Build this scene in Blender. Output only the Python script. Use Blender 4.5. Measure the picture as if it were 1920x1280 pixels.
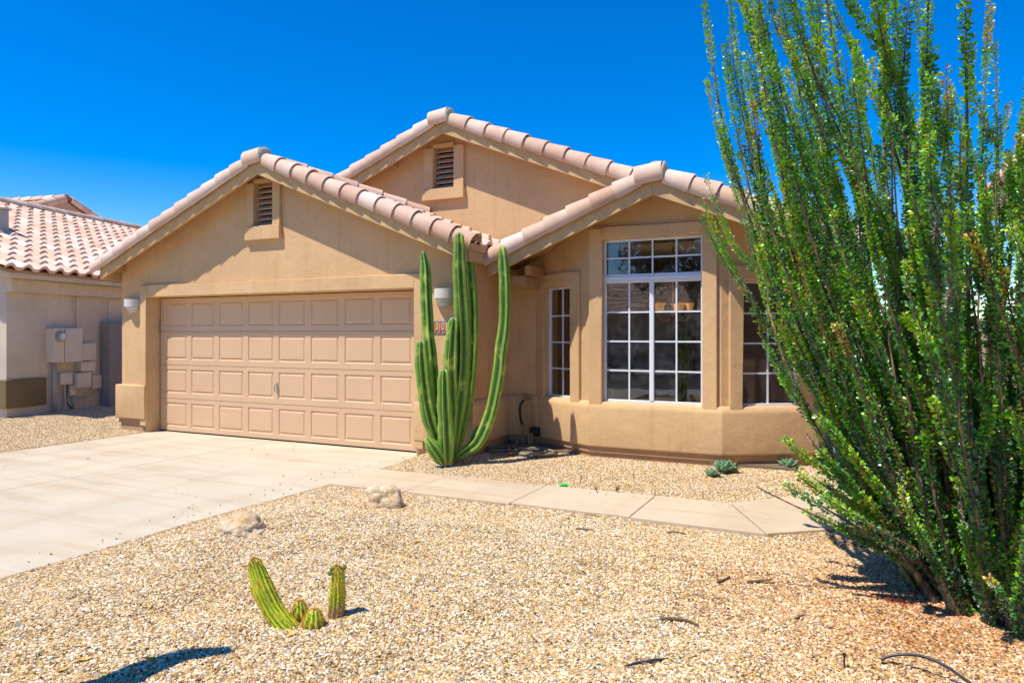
import bpy, bmesh, math, random
import numpy as np
from mathutils import Vector, Matrix, noise
R = math.radians
random.seed(7); np.random.seed(7)
for o in list(bpy.data.objects): bpy.data.objects.remove(o)
sc = bpy.context.scene
COL = sc.collection

# ---------------------------------------------------------------- camera
F, YAW = 1330.0, R(25.8)
CX, CY, CZ = 10.12, -7.85, 1.56
cam = bpy.data.cameras.new('camera'); co = bpy.data.objects.new('camera', cam); COL.objects.link(co)
cam.sensor_width = 36; cam.lens = 36*F/1920; cam.shift_y = -14/1920
cam.clip_end = 2000; cam.clip_start = 0.05
co.location = (CX, CY, CZ); co.rotation_euler = (R(90), 0, YAW)
sc.camera = co

# ---------------------------------------------------------------- world + sun
SUN = Vector((.27, .415, -1)).normalized()          # direction the light travels
elev = math.asin(-SUN.z); az = math.atan2(-SUN.x, -SUN.y)
w = bpy.data.worlds.new('World'); sc.world = w; w.use_nodes = True
nt = w.node_tree; nt.nodes.clear()
sky = nt.nodes.new('ShaderNodeTexSky'); sky.sky_type = 'NISHITA'; sky.sun_disc = False
sky.sun_elevation = elev; sky.sun_rotation = az; sky.altitude = 600
sky.air_density = 1.0; sky.dust_density = 0.0; sky.ozone_density = 3.0
hs = nt.nodes.new('ShaderNodeHueSaturation'); hs.inputs['Saturation'].default_value = 1.6; hs.inputs['Value'].default_value = 1.6
hs.inputs['Hue'].default_value = 0.512
bg = nt.nodes.new('ShaderNodeBackground'); bg.inputs['Strength'].default_value = 0.10
wo = nt.nodes.new('ShaderNodeOutputWorld')
nt.links.new(sky.outputs[0], hs.inputs['Color']); nt.links.new(hs.outputs[0], bg.inputs[0]); nt.links.new(bg.outputs[0], wo.inputs[0])
sl = bpy.data.lights.new('sun', 'SUN'); sl.energy = 5.0; sl.angle = R(0.5); sl.color = (1.0, 0.95, 0.87)
so = bpy.data.objects.new('sun', sl); COL.objects.link(so); so.location = (0, -20, 30)
so.rotation_euler = SUN.to_track_quat('-Z', 'Y').to_euler()
sc.view_settings.view_transform = 'Standard'; sc.view_settings.look = 'None'
sc.view_settings.exposure = 0.29; sc.view_settings.gamma = 1.0

# ---------------------------------------------------------------- measuring helpers (world coordinates from sight lines)
_s, _c = math.sin(YAW), math.cos(YAW)
def ray(px, py):
    l = (px-960)/F; return Vector((-_s+_c*l, _c+_s*l, (626-py)/F))
CAM = Vector((CX, CY, CZ))
def onY(px, py, Y): r = ray(px, py); return CAM + r*((Y-CY)/r.y)
def onX(px, py, X): r = ray(px, py); return CAM + r*((X-CX)/r.x)
def onZ(px, py, Z=0): r = ray(px, py); return CAM + r*((Z-CZ)/r.z)
def onD(px, py, d): return CAM + ray(px, py)*d

# ---------------------------------------------------------------- object helpers
def tag(o, label=None, cat=None, group=None, kind=None):
    if label: o['label'] = label
    if cat: o['category'] = cat
    if group: o['group'] = group
    if kind: o['kind'] = kind
    return o
def thing(name, loc, label, cat, group=None):
    o = bpy.data.objects.new(name, None); COL.objects.link(o); o.location = loc; o.empty_display_size = .1
    return tag(o, label, cat, group)
def obj(name, bm, mat, parent=None, smooth=False, local=False):
    """bm in world coordinates unless local; re-expressed relative to the parent's location"""
    me = bpy.data.meshes.new(name)
    if parent is not None and not local:
        root = parent; off = Vector((0, 0, 0))
        while root is not None: off += root.location; root = root.parent
        bmesh.ops.translate(bm, verts=bm.verts, vec=-off)
    bm.to_mesh(me); bm.free()
    if isinstance(mat, (list, tuple)):
        for m in mat: me.materials.append(m)
    else: me.materials.append(mat)
    if smooth:
        me.polygons.foreach_set('use_smooth', [True]*len(me.polygons))
    o = bpy.data.objects.new(name, me); COL.objects.link(o)
    if parent is not None: o.parent = parent
    return o
def obj_each(name, bm, mat, parent=None, **kw):
    """one object per connected piece"""
    bm.verts.index_update(); seen = set(); out = []
    for v in list(bm.verts):
        if v.index in seen: continue
        st = [v]; isl = []; seen.add(v.index)
        while st:
            a = st.pop(); isl.append(a)
            for e in a.link_edges:
                b = e.other_vert(a)
                if b.index not in seen: seen.add(b.index); st.append(b)
        nb_ = bmesh.new(); mp = {a: nb_.verts.new(a.co) for a in isl}
        for f in {f for a in isl for f in a.link_faces}: nb_.faces.new([mp[q] for q in f.verts])
        out.append(obj(name, nb_, mat, parent, **kw))
    bm.free(); return out
def np_obj(name, verts, faces, mat, parent=None, attrs=None, smooth=False, origin=None):
    """verts (n,3) array, faces list/array; attrs {name:(domain,values)}"""
    off = Vector((0, 0, 0)); p = parent
    while p is not None: off += p.location; p = p.parent
    v = np.asarray(verts, dtype=np.float64) - np.array(off)
    me = bpy.data.meshes.new(name)
    if isinstance(faces, np.ndarray):
        k = faces.shape[1]; nf = len(faces)
        me.vertices.add(len(v)); me.vertices.foreach_set('co', v.ravel())
        me.loops.add(nf*k); me.loops.foreach_set('vertex_index', faces.ravel().astype(np.int32))
        me.polygons.add(nf); me.polygons.foreach_set('loop_start', np.arange(0, nf*k, k, dtype=np.int32))
        me.polygons.foreach_set('loop_total', np.full(nf, k, dtype=np.int32))
        me.update(calc_edges=True)
    else:
        me.from_pydata([tuple(a) for a in v], [], faces)
    for an, (dom, vals) in (attrs or {}).items():
        a = me.attributes.new(an, 'FLOAT', dom); a.data.foreach_set('value', np.asarray(vals, dtype=np.float32))
    if smooth: me.polygons.foreach_set('use_smooth', np.ones(len(me.polygons), dtype=bool))
    me.materials.append(mat)
    o = bpy.data.objects.new(name, me); COL.objects.link(o)
    if parent is not None: o.parent = parent
    return o
def B(): return bmesh.new()
def box(bm, x0, x1, y0, y1, z0, z1):
    v = [bm.verts.new(p) for p in ((x0,y0,z0),(x1,y0,z0),(x1,y1,z0),(x0,y1,z0),(x0,y0,z1),(x1,y0,z1),(x1,y1,z1),(x0,y1,z1))]
    for f in ((0,3,2,1),(4,5,6,7),(0,1,5,4),(1,2,6,5),(2,3,7,6),(3,0,4,7)): bm.faces.new([v[i] for i in f])
    return v
class Frame:
    """vertical plane frame: origin a, direction along s, outward normal (right-hand side of travel)"""
    def __init__(s, a, b):
        s.a = Vector((a[0], a[1], 0)); d = Vector((b[0]-a[0], b[1]-a[1], 0)); s.L = d.length; s.d = d/s.L
        s.n = Vector((s.d.y, -s.d.x, 0))
    def P(s, t, z, off=0): p = s.a + s.d*t + s.n*off; return Vector((p.x, p.y, z))
    def hit(s, px, py, off=0):
        r = ray(px, py); k = ((s.a + s.n*off) - CAM).dot(s.n)/r.dot(s.n); p = CAM + r*k
        return (p - s.a).dot(s.d), p.z
def prism(bm, fr, poly, o0, o1):
    """polygon in (s,z) extruded between offsets o0 (inner) and o1 (outer)"""
    a = [bm.verts.new(fr.P(s, z, o1)) for s, z in poly]; b = [bm.verts.new(fr.P(s, z, o0)) for s, z in poly]
    bm.faces.new(a); bm.faces.new(b[::-1]); n = len(poly)
    for i in range(n): bm.faces.new((a[i], b[i], b[(i+1)%n], a[(i+1)%n]))
def fbox(bm, fr, s0, s1, z0, z1, o0, o1): prism(bm, fr, [(s0,z0),(s1,z0),(s1,z1),(s0,z1)], o0, o1)
def fixn(bm): bmesh.ops.recalc_face_normals(bm, faces=bm.faces)
def bevel(bm, w=.01, seg=2, ang=30):
    fixn(bm)
    es = [e for e in bm.edges if len(e.link_faces) == 2 and e.calc_face_angle(0) > R(ang)]
    bmesh.ops.bevel(bm, geom=es, offset=w, segments=seg, affect='EDGES', profile=.5, clamp_overlap=True)
def tube(bm, pts, rad, n=8, cap=True):
    """round tube through points; rad number or list"""
    pts = [Vector(p) for p in pts]; m = len(pts)
    rr = rad if isinstance(rad, (list, tuple)) else [rad]*m
    t0 = (pts[1]-pts[0]).normalized(); up = Vector((0,0,1)) if abs(t0.z) < .9 else Vector((1,0,0))
    x = t0.cross(up).normalized(); rings = []
    for i, p in enumerate(pts):
        t = (pts[min(i+1,m-1)]-pts[max(i-1,0)]).normalized(); x = (x - t*x.dot(t)).normalized(); y = t.cross(x)
        rings.append([bm.verts.new(p + (x*math.cos(2*math.pi*k/n)+y*math.sin(2*math.pi*k/n))*rr[i]) for k in range(n)])
    for i in range(m-1):
        for k in range(n): bm.faces.new((rings[i][k], rings[i][(k+1)%n], rings[i+1][(k+1)%n], rings[i+1][k]))
    if cap: bm.faces.new(rings[0][::-1]); bm.faces.new(rings[-1])
def smooth_path(pts, sub=6):
    pts = [Vector(p) for p in pts]; out = []
    for i in range(len(pts)-1):
        p0 = pts[max(i-1,0)]; p1 = pts[i]; p2 = pts[i+1]; p3 = pts[min(i+2,len(pts)-1)]
        for k in range(sub):
            t = k/sub
            out.append(.5*((2*p1)+(p2-p0)*t+(2*p0-5*p1+4*p2-p3)*t*t+(3*p1-p0-3*p2+p3)*t**3))
    out.append(pts[-1]); return out

# ---------------------------------------------------------------- materials
def mat(name):
    m = bpy.data.materials.new(name); m.use_nodes = True; n = m.node_tree; n.nodes.clear()
    out = n.nodes.new('ShaderNodeOutputMaterial'); b = n.nodes.new('ShaderNodeBsdfPrincipled'); n.links.new(b.outputs[0], out.inputs[0])
    return m, n, b
def N(n, t, **kw):
    x = n.nodes.new('ShaderNode'+t)
    for k, v in kw.items():
        if k in x.inputs.keys(): x.inputs[k].default_value = v
        else: setattr(x, k, v)
    return x
def ramp(n, src, stops, interp='LINEAR'):
    r = N(n, 'ValToRGB'); r.color_ramp.interpolation = interp
    el = r.color_ramp.elements
    while len(el) < len(stops): el.new(.5)
    for e, (p, c) in zip(el, stops): e.position = p; e.color = (*c, 1)
    n.links.new(src, r.inputs[0]); return r.outputs[0]
def coords(n):
    t = N(n, 'NewGeometry'); return t.outputs['Position']
def noise_tex(n, vec, scale, detail=4, rough=.55):
    x = N(n, 'TexNoise'); x.inputs['Scale'].default_value = scale; x.inputs['Detail'].default_value = detail; x.inputs['Roughness'].default_value = rough
    n.links.new(vec, x.inputs['Vector']); return x.outputs['Fac']
def bump(n, b, h, strength, dist):
    x = N(n, 'Bump'); x.inputs['Strength'].default_value = strength; x.inputs['Distance'].default_value = dist
    n.links.new(h, x.inputs['Height']); n.links.new(x.outputs[0], b.inputs['Normal']); return x
def mixc(n, a, bb, f, mode='MIX'):
    x = N(n, 'Mix', data_type='RGBA', blend_type=mode)
    if isinstance(f, (int, float)): x.inputs[0].default_value = f
    else: n.links.new(f, x.inputs[0])
    for s, v in ((6, a), (7, bb)):
        if isinstance(v, tuple): x.inputs[s].default_value = (*v, 1)
        else: n.links.new(v, x.inputs[s])
    return x.outputs[2]
def sc3(c, k): return tuple(min(1, a*k) for a in c)
def stucco(name, c, bs=.4, var=.13, rough=.9):
    m, n, b = mat(name); p = coords(n)
    big = noise_tex(n, p, 1.3, 5, .6)
    col = ramp(n, big, [(.3, sc3(c, 1-var)), (.7, sc3(c, 1+var*.6))])
    fine = noise_tex(n, p, 14, 6, .65)
    col = mixc(n, col, ramp(n, fine, [(.35, (.86,.84,.82)), (.65, (1,1,1))]), .35, 'MULTIPLY')
    # faint water streaks running down
    mp = N(n, 'Mapping'); mp.inputs['Scale'].default_value = (9, 9, .7); n.links.new(p, mp.inputs[0])
    st = noise_tex(n, mp.outputs[0], 1, 3, .6)
    col = mixc(n, col, ramp(n, st, [(.55, (1,1,1)), (.75, (.82,.76,.69))]), .6, 'MULTIPLY')
    n.links.new(col, b.inputs['Base Color']); b.inputs['Roughness'].default_value = rough
    h1 = noise_tex(n, p, 55, 4, .6); h2 = noise_tex(n, p, 7, 3, .5)
    ad = N(n, 'Math', operation='MULTIPLY_ADD'); n.links.new(h2, ad.inputs[0]); ad.inputs[1].default_value = 1.6; n.links.new(h1, ad.inputs[2])
    bump(n, b, ad.outputs[0], bs, .012); b.inputs['Specular IOR Level'].default_value = .2
    return m
def painted(name, c, rough=.5, bs=.08, var=.06, scale=3, spec=.35):
    m, n, b = mat(name); p = coords(n)
    col = ramp(n, noise_tex(n, p, scale, 6, .65), [(.3, sc3(c, 1-var)), (.7, sc3(c, 1+var))])
    n.links.new(col, b.inputs['Base Color']); b.inputs['Roughness'].default_value = rough
    b.inputs['Specular IOR Level'].default_value = spec
    if bs: bump(n, b, noise_tex(n, p, 60, 3), bs, .006)
    return m
STUCCO_C = (.665, .43, .215)
M_stucco = stucco('tan_stucco', STUCCO_C)
M_foot = stucco('stem_wall_stucco', (.50, .30, .16), .3)
M_trimstucco = stucco('trim_stucco', (.68, .44, .22), .3)
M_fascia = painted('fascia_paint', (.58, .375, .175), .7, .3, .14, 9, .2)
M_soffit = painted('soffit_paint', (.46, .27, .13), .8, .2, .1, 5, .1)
M_door = painted('garage_door_paint', (.63, .415, .24), .45, .1, .04, 1.5, .4)
M_vent = painted('vent_metal', (.56, .33, .19), .6, .1, .1, 20)
M_dark = painted('dark_gap', (.015, .012, .01), .9, 0, 0, 1, .05)
M_white = painted('white_window_frame', (.70, .74, .78), .35, .03, .03, 6, .5)
M_ceramic = painted('white_ceramic', (.64, .60, .53), .6, .2, .05, 12)
M_metal = painted('brushed_metal', (.45, .45, .44), .35, .1, .1, 30); 
M_metal.node_tree.nodes['Principled BSDF'].inputs['Metallic'].default_value = .8
M_interior = painted('interior_plaster', (.42, .32, .19), .9, .05, .05, 2, .1)
M_intdark = painted('interior_wood', (.22, .085, .03), .6, .1, .2, 8)
M_floor = painted('interior_tile_floor', (.20, .14, .09), .5, .05, .1, 4)
M_curtain = painted('yellow_drape', (.80, .62, .22), .9, .1, .08, 6, .1)
M_neigh = stucco('neighbour_stucco', (.66, .575, .45), .3)
M_neighband = stucco('neighbour_band', (.20, .155, .08), .3)
M_neighright = stucco('right_neighbour_stucco', (.56, .37, .27), .3)
M_fence = stucco('block_wall', (.46, .37, .27), .5)
M_fencel = stucco('grey_block_wall', (.30, .27, .25), .5)
M_util = painted('utility_paint', (.68, .60, .47), .5, .08, .06, 6, .4)
M_util2 = painted('conduit_paint', (.42, .38, .33), .5, .08, .1, 10, .4)
M_cable = painted('cable_black', (.02, .02, .02), .5, 0, .1, 10)
M_tubeblk = painted('irrigation_black', (.02, .024, .03), .4, .1, .3, 30, .5)
M_hose = painted('garden_hose_rubber', (.27, .22, .15), .6, .2, .25, 15)
M_ochre = painted('brass_fitting', (.35, .20, .05), .4, .1, .1, 10)
M_mortar = painted('mortar', (.42, .40, .29), .95, .6, .2, 14, .1)
M_red = painted('red_plastic', (.6, .06, .08), .4, 0, .05, 10)
M_greenscrap = painted('green_plastic', (.02, .5, .06), .4, 0, .05, 10)
M_twig = painted('dry_wood', (.16, .105, .06), .9, .6, .35, 40, .1)
M_yleaf = painted('yellow_leaf', (.75, .45, .06), .7, .1, .2, 30)
M_mulchred = painted('red_petal', (.45, .07, .03), .8, 0, .4, 60)

def concrete(name, c, sc_=1.0):
    m, n, b = mat(name); p = coords(n)
    col = ramp(n, noise_tex(n, p, 1.1, 6, .62), [(.3, sc3(c, .93)), (.7, sc3(c, 1.04))])
    mp = N(n, 'Mapping'); mp.inputs['Scale'].default_value = (.5, 3.5, 1); mp.inputs['Rotation'].default_value = (0, 0, .35); n.links.new(p, mp.inputs[0])
    col = mixc(n, col, ramp(n, noise_tex(n, mp.outputs[0], 1.2, 5, .6), [(.48, (1,1,1)), (.72, (.86,.77,.67))]), .8, 'MULTIPLY')
    mp2 = N(n, 'Mapping'); mp2.inputs['Scale'].default_value = (2.2, .25, 1); n.links.new(p, mp2.inputs[0])
    col = mixc(n, col, ramp(n, noise_tex(n, mp2.outputs[0], 1.0, 4, .5), [(.5, (1,1,1)), (.66, (.90,.87,.84))]), .7, 'MULTIPLY')
    vc = N(n, 'TexVoronoi', feature='DISTANCE_TO_EDGE'); vc.inputs['Scale'].default_value = .42; wv = N(n, 'VectorMath', operation='MULTIPLY_ADD'); nn_ = N(n, 'TexNoise'); nn_.inputs['Scale'].default_value = 2.5; nn_.inputs['Detail'].default_value = 6; n.links.new(p, nn_.inputs['Vector']); n.links.new(nn_.outputs['Color'], wv.inputs[0]); wv.inputs[1].default_value = (.5,.5,0); n.links.new(p, wv.inputs[2]); n.links.new(wv.outputs[0], vc.inputs['Vector'])
    col = mixc(n, col, ramp(n, vc.outputs['Distance'], [(0, (.62,.54,.46)), (.0016, (.8,.72,.64)), (.0028, (1,1,1))]), .55, 'MULTIPLY')
    col = mixc(n, col, ramp(n, noise_tex(n, p, 90, 3, .7), [(.3, (.88,.86,.84)), (.6, (1,1,1))]), .5, 'MULTIPLY')
    v = N(n, 'TexVoronoi'); v.inputs['Scale'].default_value = 2.2; n.links.new(p, v.inputs['Vector'])
    sp = ramp(n, v.outputs['Distance'], [(.0, (.6,.5,.4)), (.028, (.75,.66,.55)), (.034, (1,1,1))])
    col = mixc(n, col, sp, .5, 'MULTIPLY')
    n.links.new(col, b.inputs['Base Color']); b.inputs['Roughness'].default_value = .9; b.inputs['Specular IOR Level'].default_value = .2
    bump(n, b, noise_tex(n, p, 130, 3), .15, .004); return m
M_drive = concrete('driveway_concrete', (.555, .475, .35))
M_walk = concrete('walkway_concrete', (.58, .465, .32))
M_curb = concrete('curb_concrete', (.5, .47, .43))

PEB = [(0, (.32,.20,.08)), (.13, (.60,.43,.20)), (.29, (.71,.56,.32)), (.44, (.82,.72,.51)), (.58, (.64,.43,.18)), (.67, (.86,.80,.69)), (.77, (.47,.32,.17)),
       (.855, (.45,.42,.38)), (.895, (.22,.14,.08)), (.94, (.80,.55,.18)), (.965, (.06,.05,.045)), (.985,(.26,.34,.40))]
def red_soil(n, p, col, k):
    """orange-red soil and litter staining around the big shrub"""
    d = N(n, 'VectorMath', operation='DISTANCE'); n.links.new(p, d.inputs[0]); d.inputs[1].default_value = (10.75, -3.3, .05)
    nz = N(n, 'Math', operation='MULTIPLY_ADD'); n.links.new(noise_tex(n, p, 2.6, 4), nz.inputs[0]); nz.inputs[1].default_value = 1.6; n.links.new(d.outputs['Value'], nz.inputs[2])
    m = ramp(n, nz.outputs[0], [(.0, (1,1,1)), (.5, (.9,.9,.9)), (1, (0,0,0))])
    mr = N(n, 'MapRange'); n.links.new(nz.outputs[0], mr.inputs[0]); mr.inputs[1].default_value = 2.6; mr.inputs[2].default_value = 1.1; mr.inputs[3].default_value = 0; mr.inputs[4].default_value = k
    return mixc(n, col, (.95,.66,.45), mr.outputs[0], 'MULTIPLY')
def gravel_ground():
    m, n, b = mat('gravel_ground'); p = coords(n)
    d = N(n, 'TexNoise'); d.inputs['Scale'].default_value = 40; n.links.new(p, d.inputs['Vector'])
    v = N(n, 'TexVoronoi'); v.inputs['Scale'].default_value = 62; v.inputs['Randomness'].default_value = 1; n.links.new(p, v.inputs['Vector'])
    sep = N(n, 'SeparateColor'); n.links.new(v.outputs['Color'], sep.inputs[0])
    col = ramp(n, sep.outputs[0], PEB, 'CONSTANT')
    edge = ramp(n, v.outputs['Distance'], [(.25, (1,1,1)), (.75, (.55,.42,.30))])
    col = mixc(n, col, edge, .9, 'MULTIPLY')
    soil = ramp(n, noise_tex(n, p, 1.7, 4), [(.35, (1,1,1)), (.7, (.92,.84,.72))])
    col = mixc(n, col, soil, .7, 'MULTIPLY')
    col = red_soil(n, p, col, .9)
    n.links.new(col, b.inputs['Base Color']); b.inputs['Roughness'].default_value = .85; b.inputs['Specular IOR Level'].default_value = .25
    inv = N(n, 'Math', operation='SUBTRACT'); inv.inputs[0].default_value = 1; n.links.new(v.outputs['Distance'], inv.inputs[1])
    bump(n, b, inv.outputs[0], 1.0, .012); return m
M_ground = gravel_ground()
def pebble_mat():
    m, n, b = mat('pebble'); oi = N(n, 'ObjectInfo'); p = coords(n)
    col = ramp(n, oi.outputs['Random'], PEB, 'CONSTANT')
    fine = ramp(n, noise_tex(n, p, 160, 3, .6), [(.3, (.82,.78,.74)), (.65, (1,1,1))])
    col = mixc(n, col, fine, .6, 'MULTIPLY')
    soil = ramp(n, noise_tex(n, p, 1.3, 4), [(.3, (1,1,1)), (.65, (1.0,.88,.70))])
    col = mixc(n, col, soil, .6, 'MULTIPLY')
    col = red_soil(n, p, col, .6)
    n.links.new(col, b.inputs['Base Color']); b.inputs['Roughness'].default_value = .75; b.inputs['Specular IOR Level'].default_value = .3
    return m
M_pebble = pebble_mat()
def tile_mat():
    m, n, b = mat('clay_tile'); p = coords(n)
    a = N(n, 'Attribute', attribute_name='tint')
    col = ramp(n, a.outputs['Fac'], [(0, (.60,.40,.29)), (.3, (.68,.52,.40)), (.55, (.56,.36,.25)), (.8, (.74,.62,.52)), (1, (.60,.40,.28))])
    blot = ramp(n, noise_tex(n, p, 4.5, 5, .6), [(.38, (1.0,.86,.80)), (.62, (1.06,1.08,1.06))])
    col = mixc(n, col, blot, .8, 'MULTIPLY')
    speck = ramp(n, noise_tex(n, p, 70, 4, .7), [(.54, (1,1,1)), (.70, (.58,.47,.39))])
    col = mixc(n, col, speck, .45, 'MULTIPLY')
    n.links.new(col, b.inputs['Base Color']); b.inputs['Roughness'].default_value = .8; b.inputs['Specular IOR Level'].default_value = .25
    bump(n, b, noise_tex(n, p, 45, 4), .25, .006); return m
M_tile = tile_mat()
def glass_mat():
    m = bpy.data.materials.new('window_glass'); m.use_nodes = True; n = m.node_tree; n.nodes.clear()
    out = n.nodes.new('ShaderNodeOutputMaterial'); fr = N(n, 'Fresnel'); fr.inputs[0].default_value = 1.5
    mu = N(n, 'Math', operation='MULTIPLY_ADD'); mu.inputs[1].default_value = 2.0; mu.inputs[2].default_value = .06; n.links.new(fr.outputs[0], mu.inputs[0])
    tr = N(n, 'BsdfTransparent'); tr.inputs[0].default_value = (.50, .55, .56, 1)
    gl = N(n, 'BsdfGlossy'); gl.inputs['Roughness'].default_value = .02
    p = coords(n); bp = N(n, 'Bump'); bp.inputs['Strength'].default_value = .04; bp.inputs['Distance'].default_value = .02
    n.links.new(noise_tex(n, p, 2.5, 2), bp.inputs['Height']); n.links.new(bp.outputs[0], gl.inputs['Normal'])
    mx = N(n, 'MixShader'); n.links.new(mu.outputs[0], mx.inputs[0]); n.links.new(tr.outputs[0], mx.inputs[1]); n.links.new(gl.outputs[0], mx.inputs[2])
    # dust film
    df = N(n, 'BsdfDiffuse'); df.inputs[0].default_value = (.5,.55,.55,1)
    dm = ramp(n, noise_tex(n, p, 6, 6, .7), [(.45, (.0,.0,.0)), (.8, (.10,.10,.10))])
    m2 = N(n, 'MixShader'); n.links.new(dm, m2.inputs[0]); n.links.new(mx.outputs[0], m2.inputs[1]); n.links.new(df.outputs[0], m2.inputs[2])
    n.links.new(m2.outputs[0], out.inputs[0]); return m
M_glass = glass_mat()
def emit_mat():
    m, n, b = mat('lit_amber_shade'); b.inputs['Base Color'].default_value = (.8,.4,.08,1)
    b.inputs['Emission Color'].default_value = (1,.38,.05,1); b.inputs['Emission Strength'].default_value = .45; return m
M_amber = emit_mat()
def cactus_mat(name, groove, face, ridge, scale=20):
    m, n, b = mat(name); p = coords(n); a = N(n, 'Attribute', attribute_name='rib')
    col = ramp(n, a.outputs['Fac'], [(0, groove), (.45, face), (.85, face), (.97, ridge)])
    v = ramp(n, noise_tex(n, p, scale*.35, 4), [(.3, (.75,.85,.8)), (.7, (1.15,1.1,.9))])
    col = mixc(n, col, v, .7, 'MULTIPLY')
    pt = ramp(n, noise_tex(n, p, scale*.22, 5, .65), [(.52, (0,0,0)), (.68, (.75,.75,.75))]); col = mixc(n, col, tuple(min(1, q*k) for q, k in zip(ridge, (.85,.95,.8))), pt)
    sc_ = ramp(n, noise_tex(n, p, scale*1.3, 4, .7), [(.66, (0,0,0)), (.72, (.8,.8,.8))]); col = mixc(n, col, (.28,.19,.09), sc_)
    c = N(n, 'Attribute', attribute_name='cork')
    col = mixc(n, col, (.30, .20, .10), c.outputs['Fac'])
    n.links.new(col, b.inputs['Base Color']); b.inputs['Roughness'].default_value = .45; b.inputs['Specular IOR Level'].default_value = .45
    bump(n, b, noise_tex(n, p, scale, 3), .12, .01); return m
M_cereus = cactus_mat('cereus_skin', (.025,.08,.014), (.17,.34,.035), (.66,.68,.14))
M_torch = cactus_mat('torch_cactus_skin', (.12,.26,.01), (.50,.56,.02), (.78,.60,.04), 40)
M_spine = painted('pale_spine', (.55, .52, .42), .7, 0, .1, 30)
M_spinegold = painted('golden_spine', (.62, .30, .07), .7, 0, .25, 60)
def leaf_mat():
    m = bpy.data.materials.new('shrub_leaf'); m.use_nodes = True; n = m.node_tree; n.nodes.clear()
    out = n.nodes.new('ShaderNodeOutputMaterial'); a = N(n, 'Attribute', attribute_name='tone')
    col = ramp(n, a.outputs['Fac'], [(0, (.13,.22,.16)), (.30, (.09,.23,.09)), (.55, (.14,.40,.04)), (.78, (.28,.58,.02)), (.90, (.54,.72,.03)), (.94, (.60,.55,.04)), (.985, (.55,.22,.04)), (1, (.60,.16,.05))])
    b = N(n, 'BsdfPrincipled'); n.links.new(col, b.inputs['Base Color']); b.inputs['Roughness'].default_value = .34; b.inputs['Specular IOR Level'].default_value = .9
    t = N(n, 'BsdfTranslucent'); n.links.new(mixc(n, col, (1.0,1.25,.35), 1.0, 'MULTIPLY'), t.inputs[0])
    x = N(n, 'MixShader'); x.inputs[0].default_value = .2; n.links.new(b.outputs[0], x.inputs[1]); n.links.new(t.outputs[0], x.inputs[2])
    n.links.new(x.outputs[0], out.inputs[0]); return m
M_leaf = leaf_mat()
def bark_mat():
    m, n, b = mat('shrub_bark'); p = coords(n)
    mp = N(n, 'Mapping'); mp.inputs['Scale'].default_value = (30, 30, 5); n.links.new(p, mp.inputs[0])
    col = ramp(n, noise_tex(n, mp.outputs[0], 1, 5, .65), [(.30, (.03,.02,.015)), (.48, (.13,.095,.07)), (.6, (.34,.22,.07)), (.72, (.38,.34,.30))])
    n.links.new(col, b.inputs['Base Color']); b.inputs['Roughness'].default_value = .8
    bump(n, b, noise_tex(n, mp.outputs[0], 2, 4), .6, .01); return m
M_bark = bark_mat()
M_agave = painted('agave_leaf', (.15, .28, .15), .55, .1, .2, 12)
M_agaveb = painted('blue_agave_leaf', (.075, .125, .13), .5, .1, .25, 12)
def rock_mat():
    m, n, b = mat('boulder_rock'); p = coords(n)
    col = ramp(n, noise_tex(n, p, 7, 6, .65), [(.3, (.50,.31,.14)), (.5, (.68,.50,.30)), (.7, (.80,.69,.53))])
    sp = ramp(n, noise_tex(n, p, 60, 4, .7), [(.35, (.45,.38,.3)), (.5, (1,1,1))])
    col = mixc(n, col, sp, .7, 'MULTIPLY'); n.links.new(col, b.inputs['Base Color']); b.inputs['Roughness'].default_value = .9
    bump(n, b, noise_tex(n, p, 28, 6, .7), .9, .02); return m
M_rock = rock_mat()
M_asphalt = painted('asphalt', (.06, .058, .055), .9, .3, .15, 30, .2)
M_treeleaf = painted('tree_leaf', (.05, .085, .025), .6, 0, .4, 3, .3)
M_teal = painted('sign_teal', (.05,.38,.42), .4, 0, .03, 8)
M_orange = painted('sign_orange', (.52,.13,.04), .4, 0, .05, 8)
M_purple = painted('sign_purple', (.30,.04,.30), .4, 0, .03, 8)
M_cream = painted('sign_cream', (.66,.58,.44), .4, 0, .03, 8)

# ---------------------------------------------------------------- ground sheet
DX0, DX1, WY0, WY1, WX1 = 0.0, 5.20, -2.07, -1.22, 9.3
def sm(a, b, x): t = max(0, min(1, (x-a)/(b-a))); return t*t*(3-2*t)
def g(x, y):
    n1 = noise.noise(Vector((x*1.1, y*1.1, 3.1))); n2 = noise.noise(Vector((x*3.0, y*3.0, 9.2)))
    if x > DX1:
        if y < WY0+.01:
            e = sm(0, 1.2, min(x-DX1, WY0-y))
            z = .0 + e*(.045 + .06*n1 + .05*n2)
            z += .05*math.exp(-((x-6.0)**2/.5+(y+3.6)**2/.9))     # low swell with the boulders
            z -= sm(-7.5, -10.5, y)*.1
            return z
        return .012 + .055*sm(WY1, .3, y) + .01*n2
    if x < DX0: return .0 + .10*sm(0, 3, -x) + .012*n2
    return -.05
def axis(fine0, fine1, step, marks, lo, hi):
    a = set(np.round(np.arange(fine0, fine1, step), 4)); a |= {lo, hi}
    v, s = fine0, .6
    while v > lo: a.add(round(v, 3)); v -= s; s *= 1.35
    v, s = fine1, .6
    while v < hi: a.add(round(v, 3)); v += s; s *= 1.35
    a = [q for q in a if all(abs(q-k) > .02 for k in marks)] + [k+d for k in marks for d in (-.004, .004)]
    return sorted(a)
xs = axis(-6, 15, .12, [DX0, DX1], -400, 420); ys = axis(-8.4, 4, .12, [WY0, WY1], -420, 400)
gv = []
for y in ys:
    for x in xs:
        z = g(x, y) if -40 < y < 40 and -40 < x < 60 else 0
        if y < -9.6: z = -.22
        gv.append((x, y, z))
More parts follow.
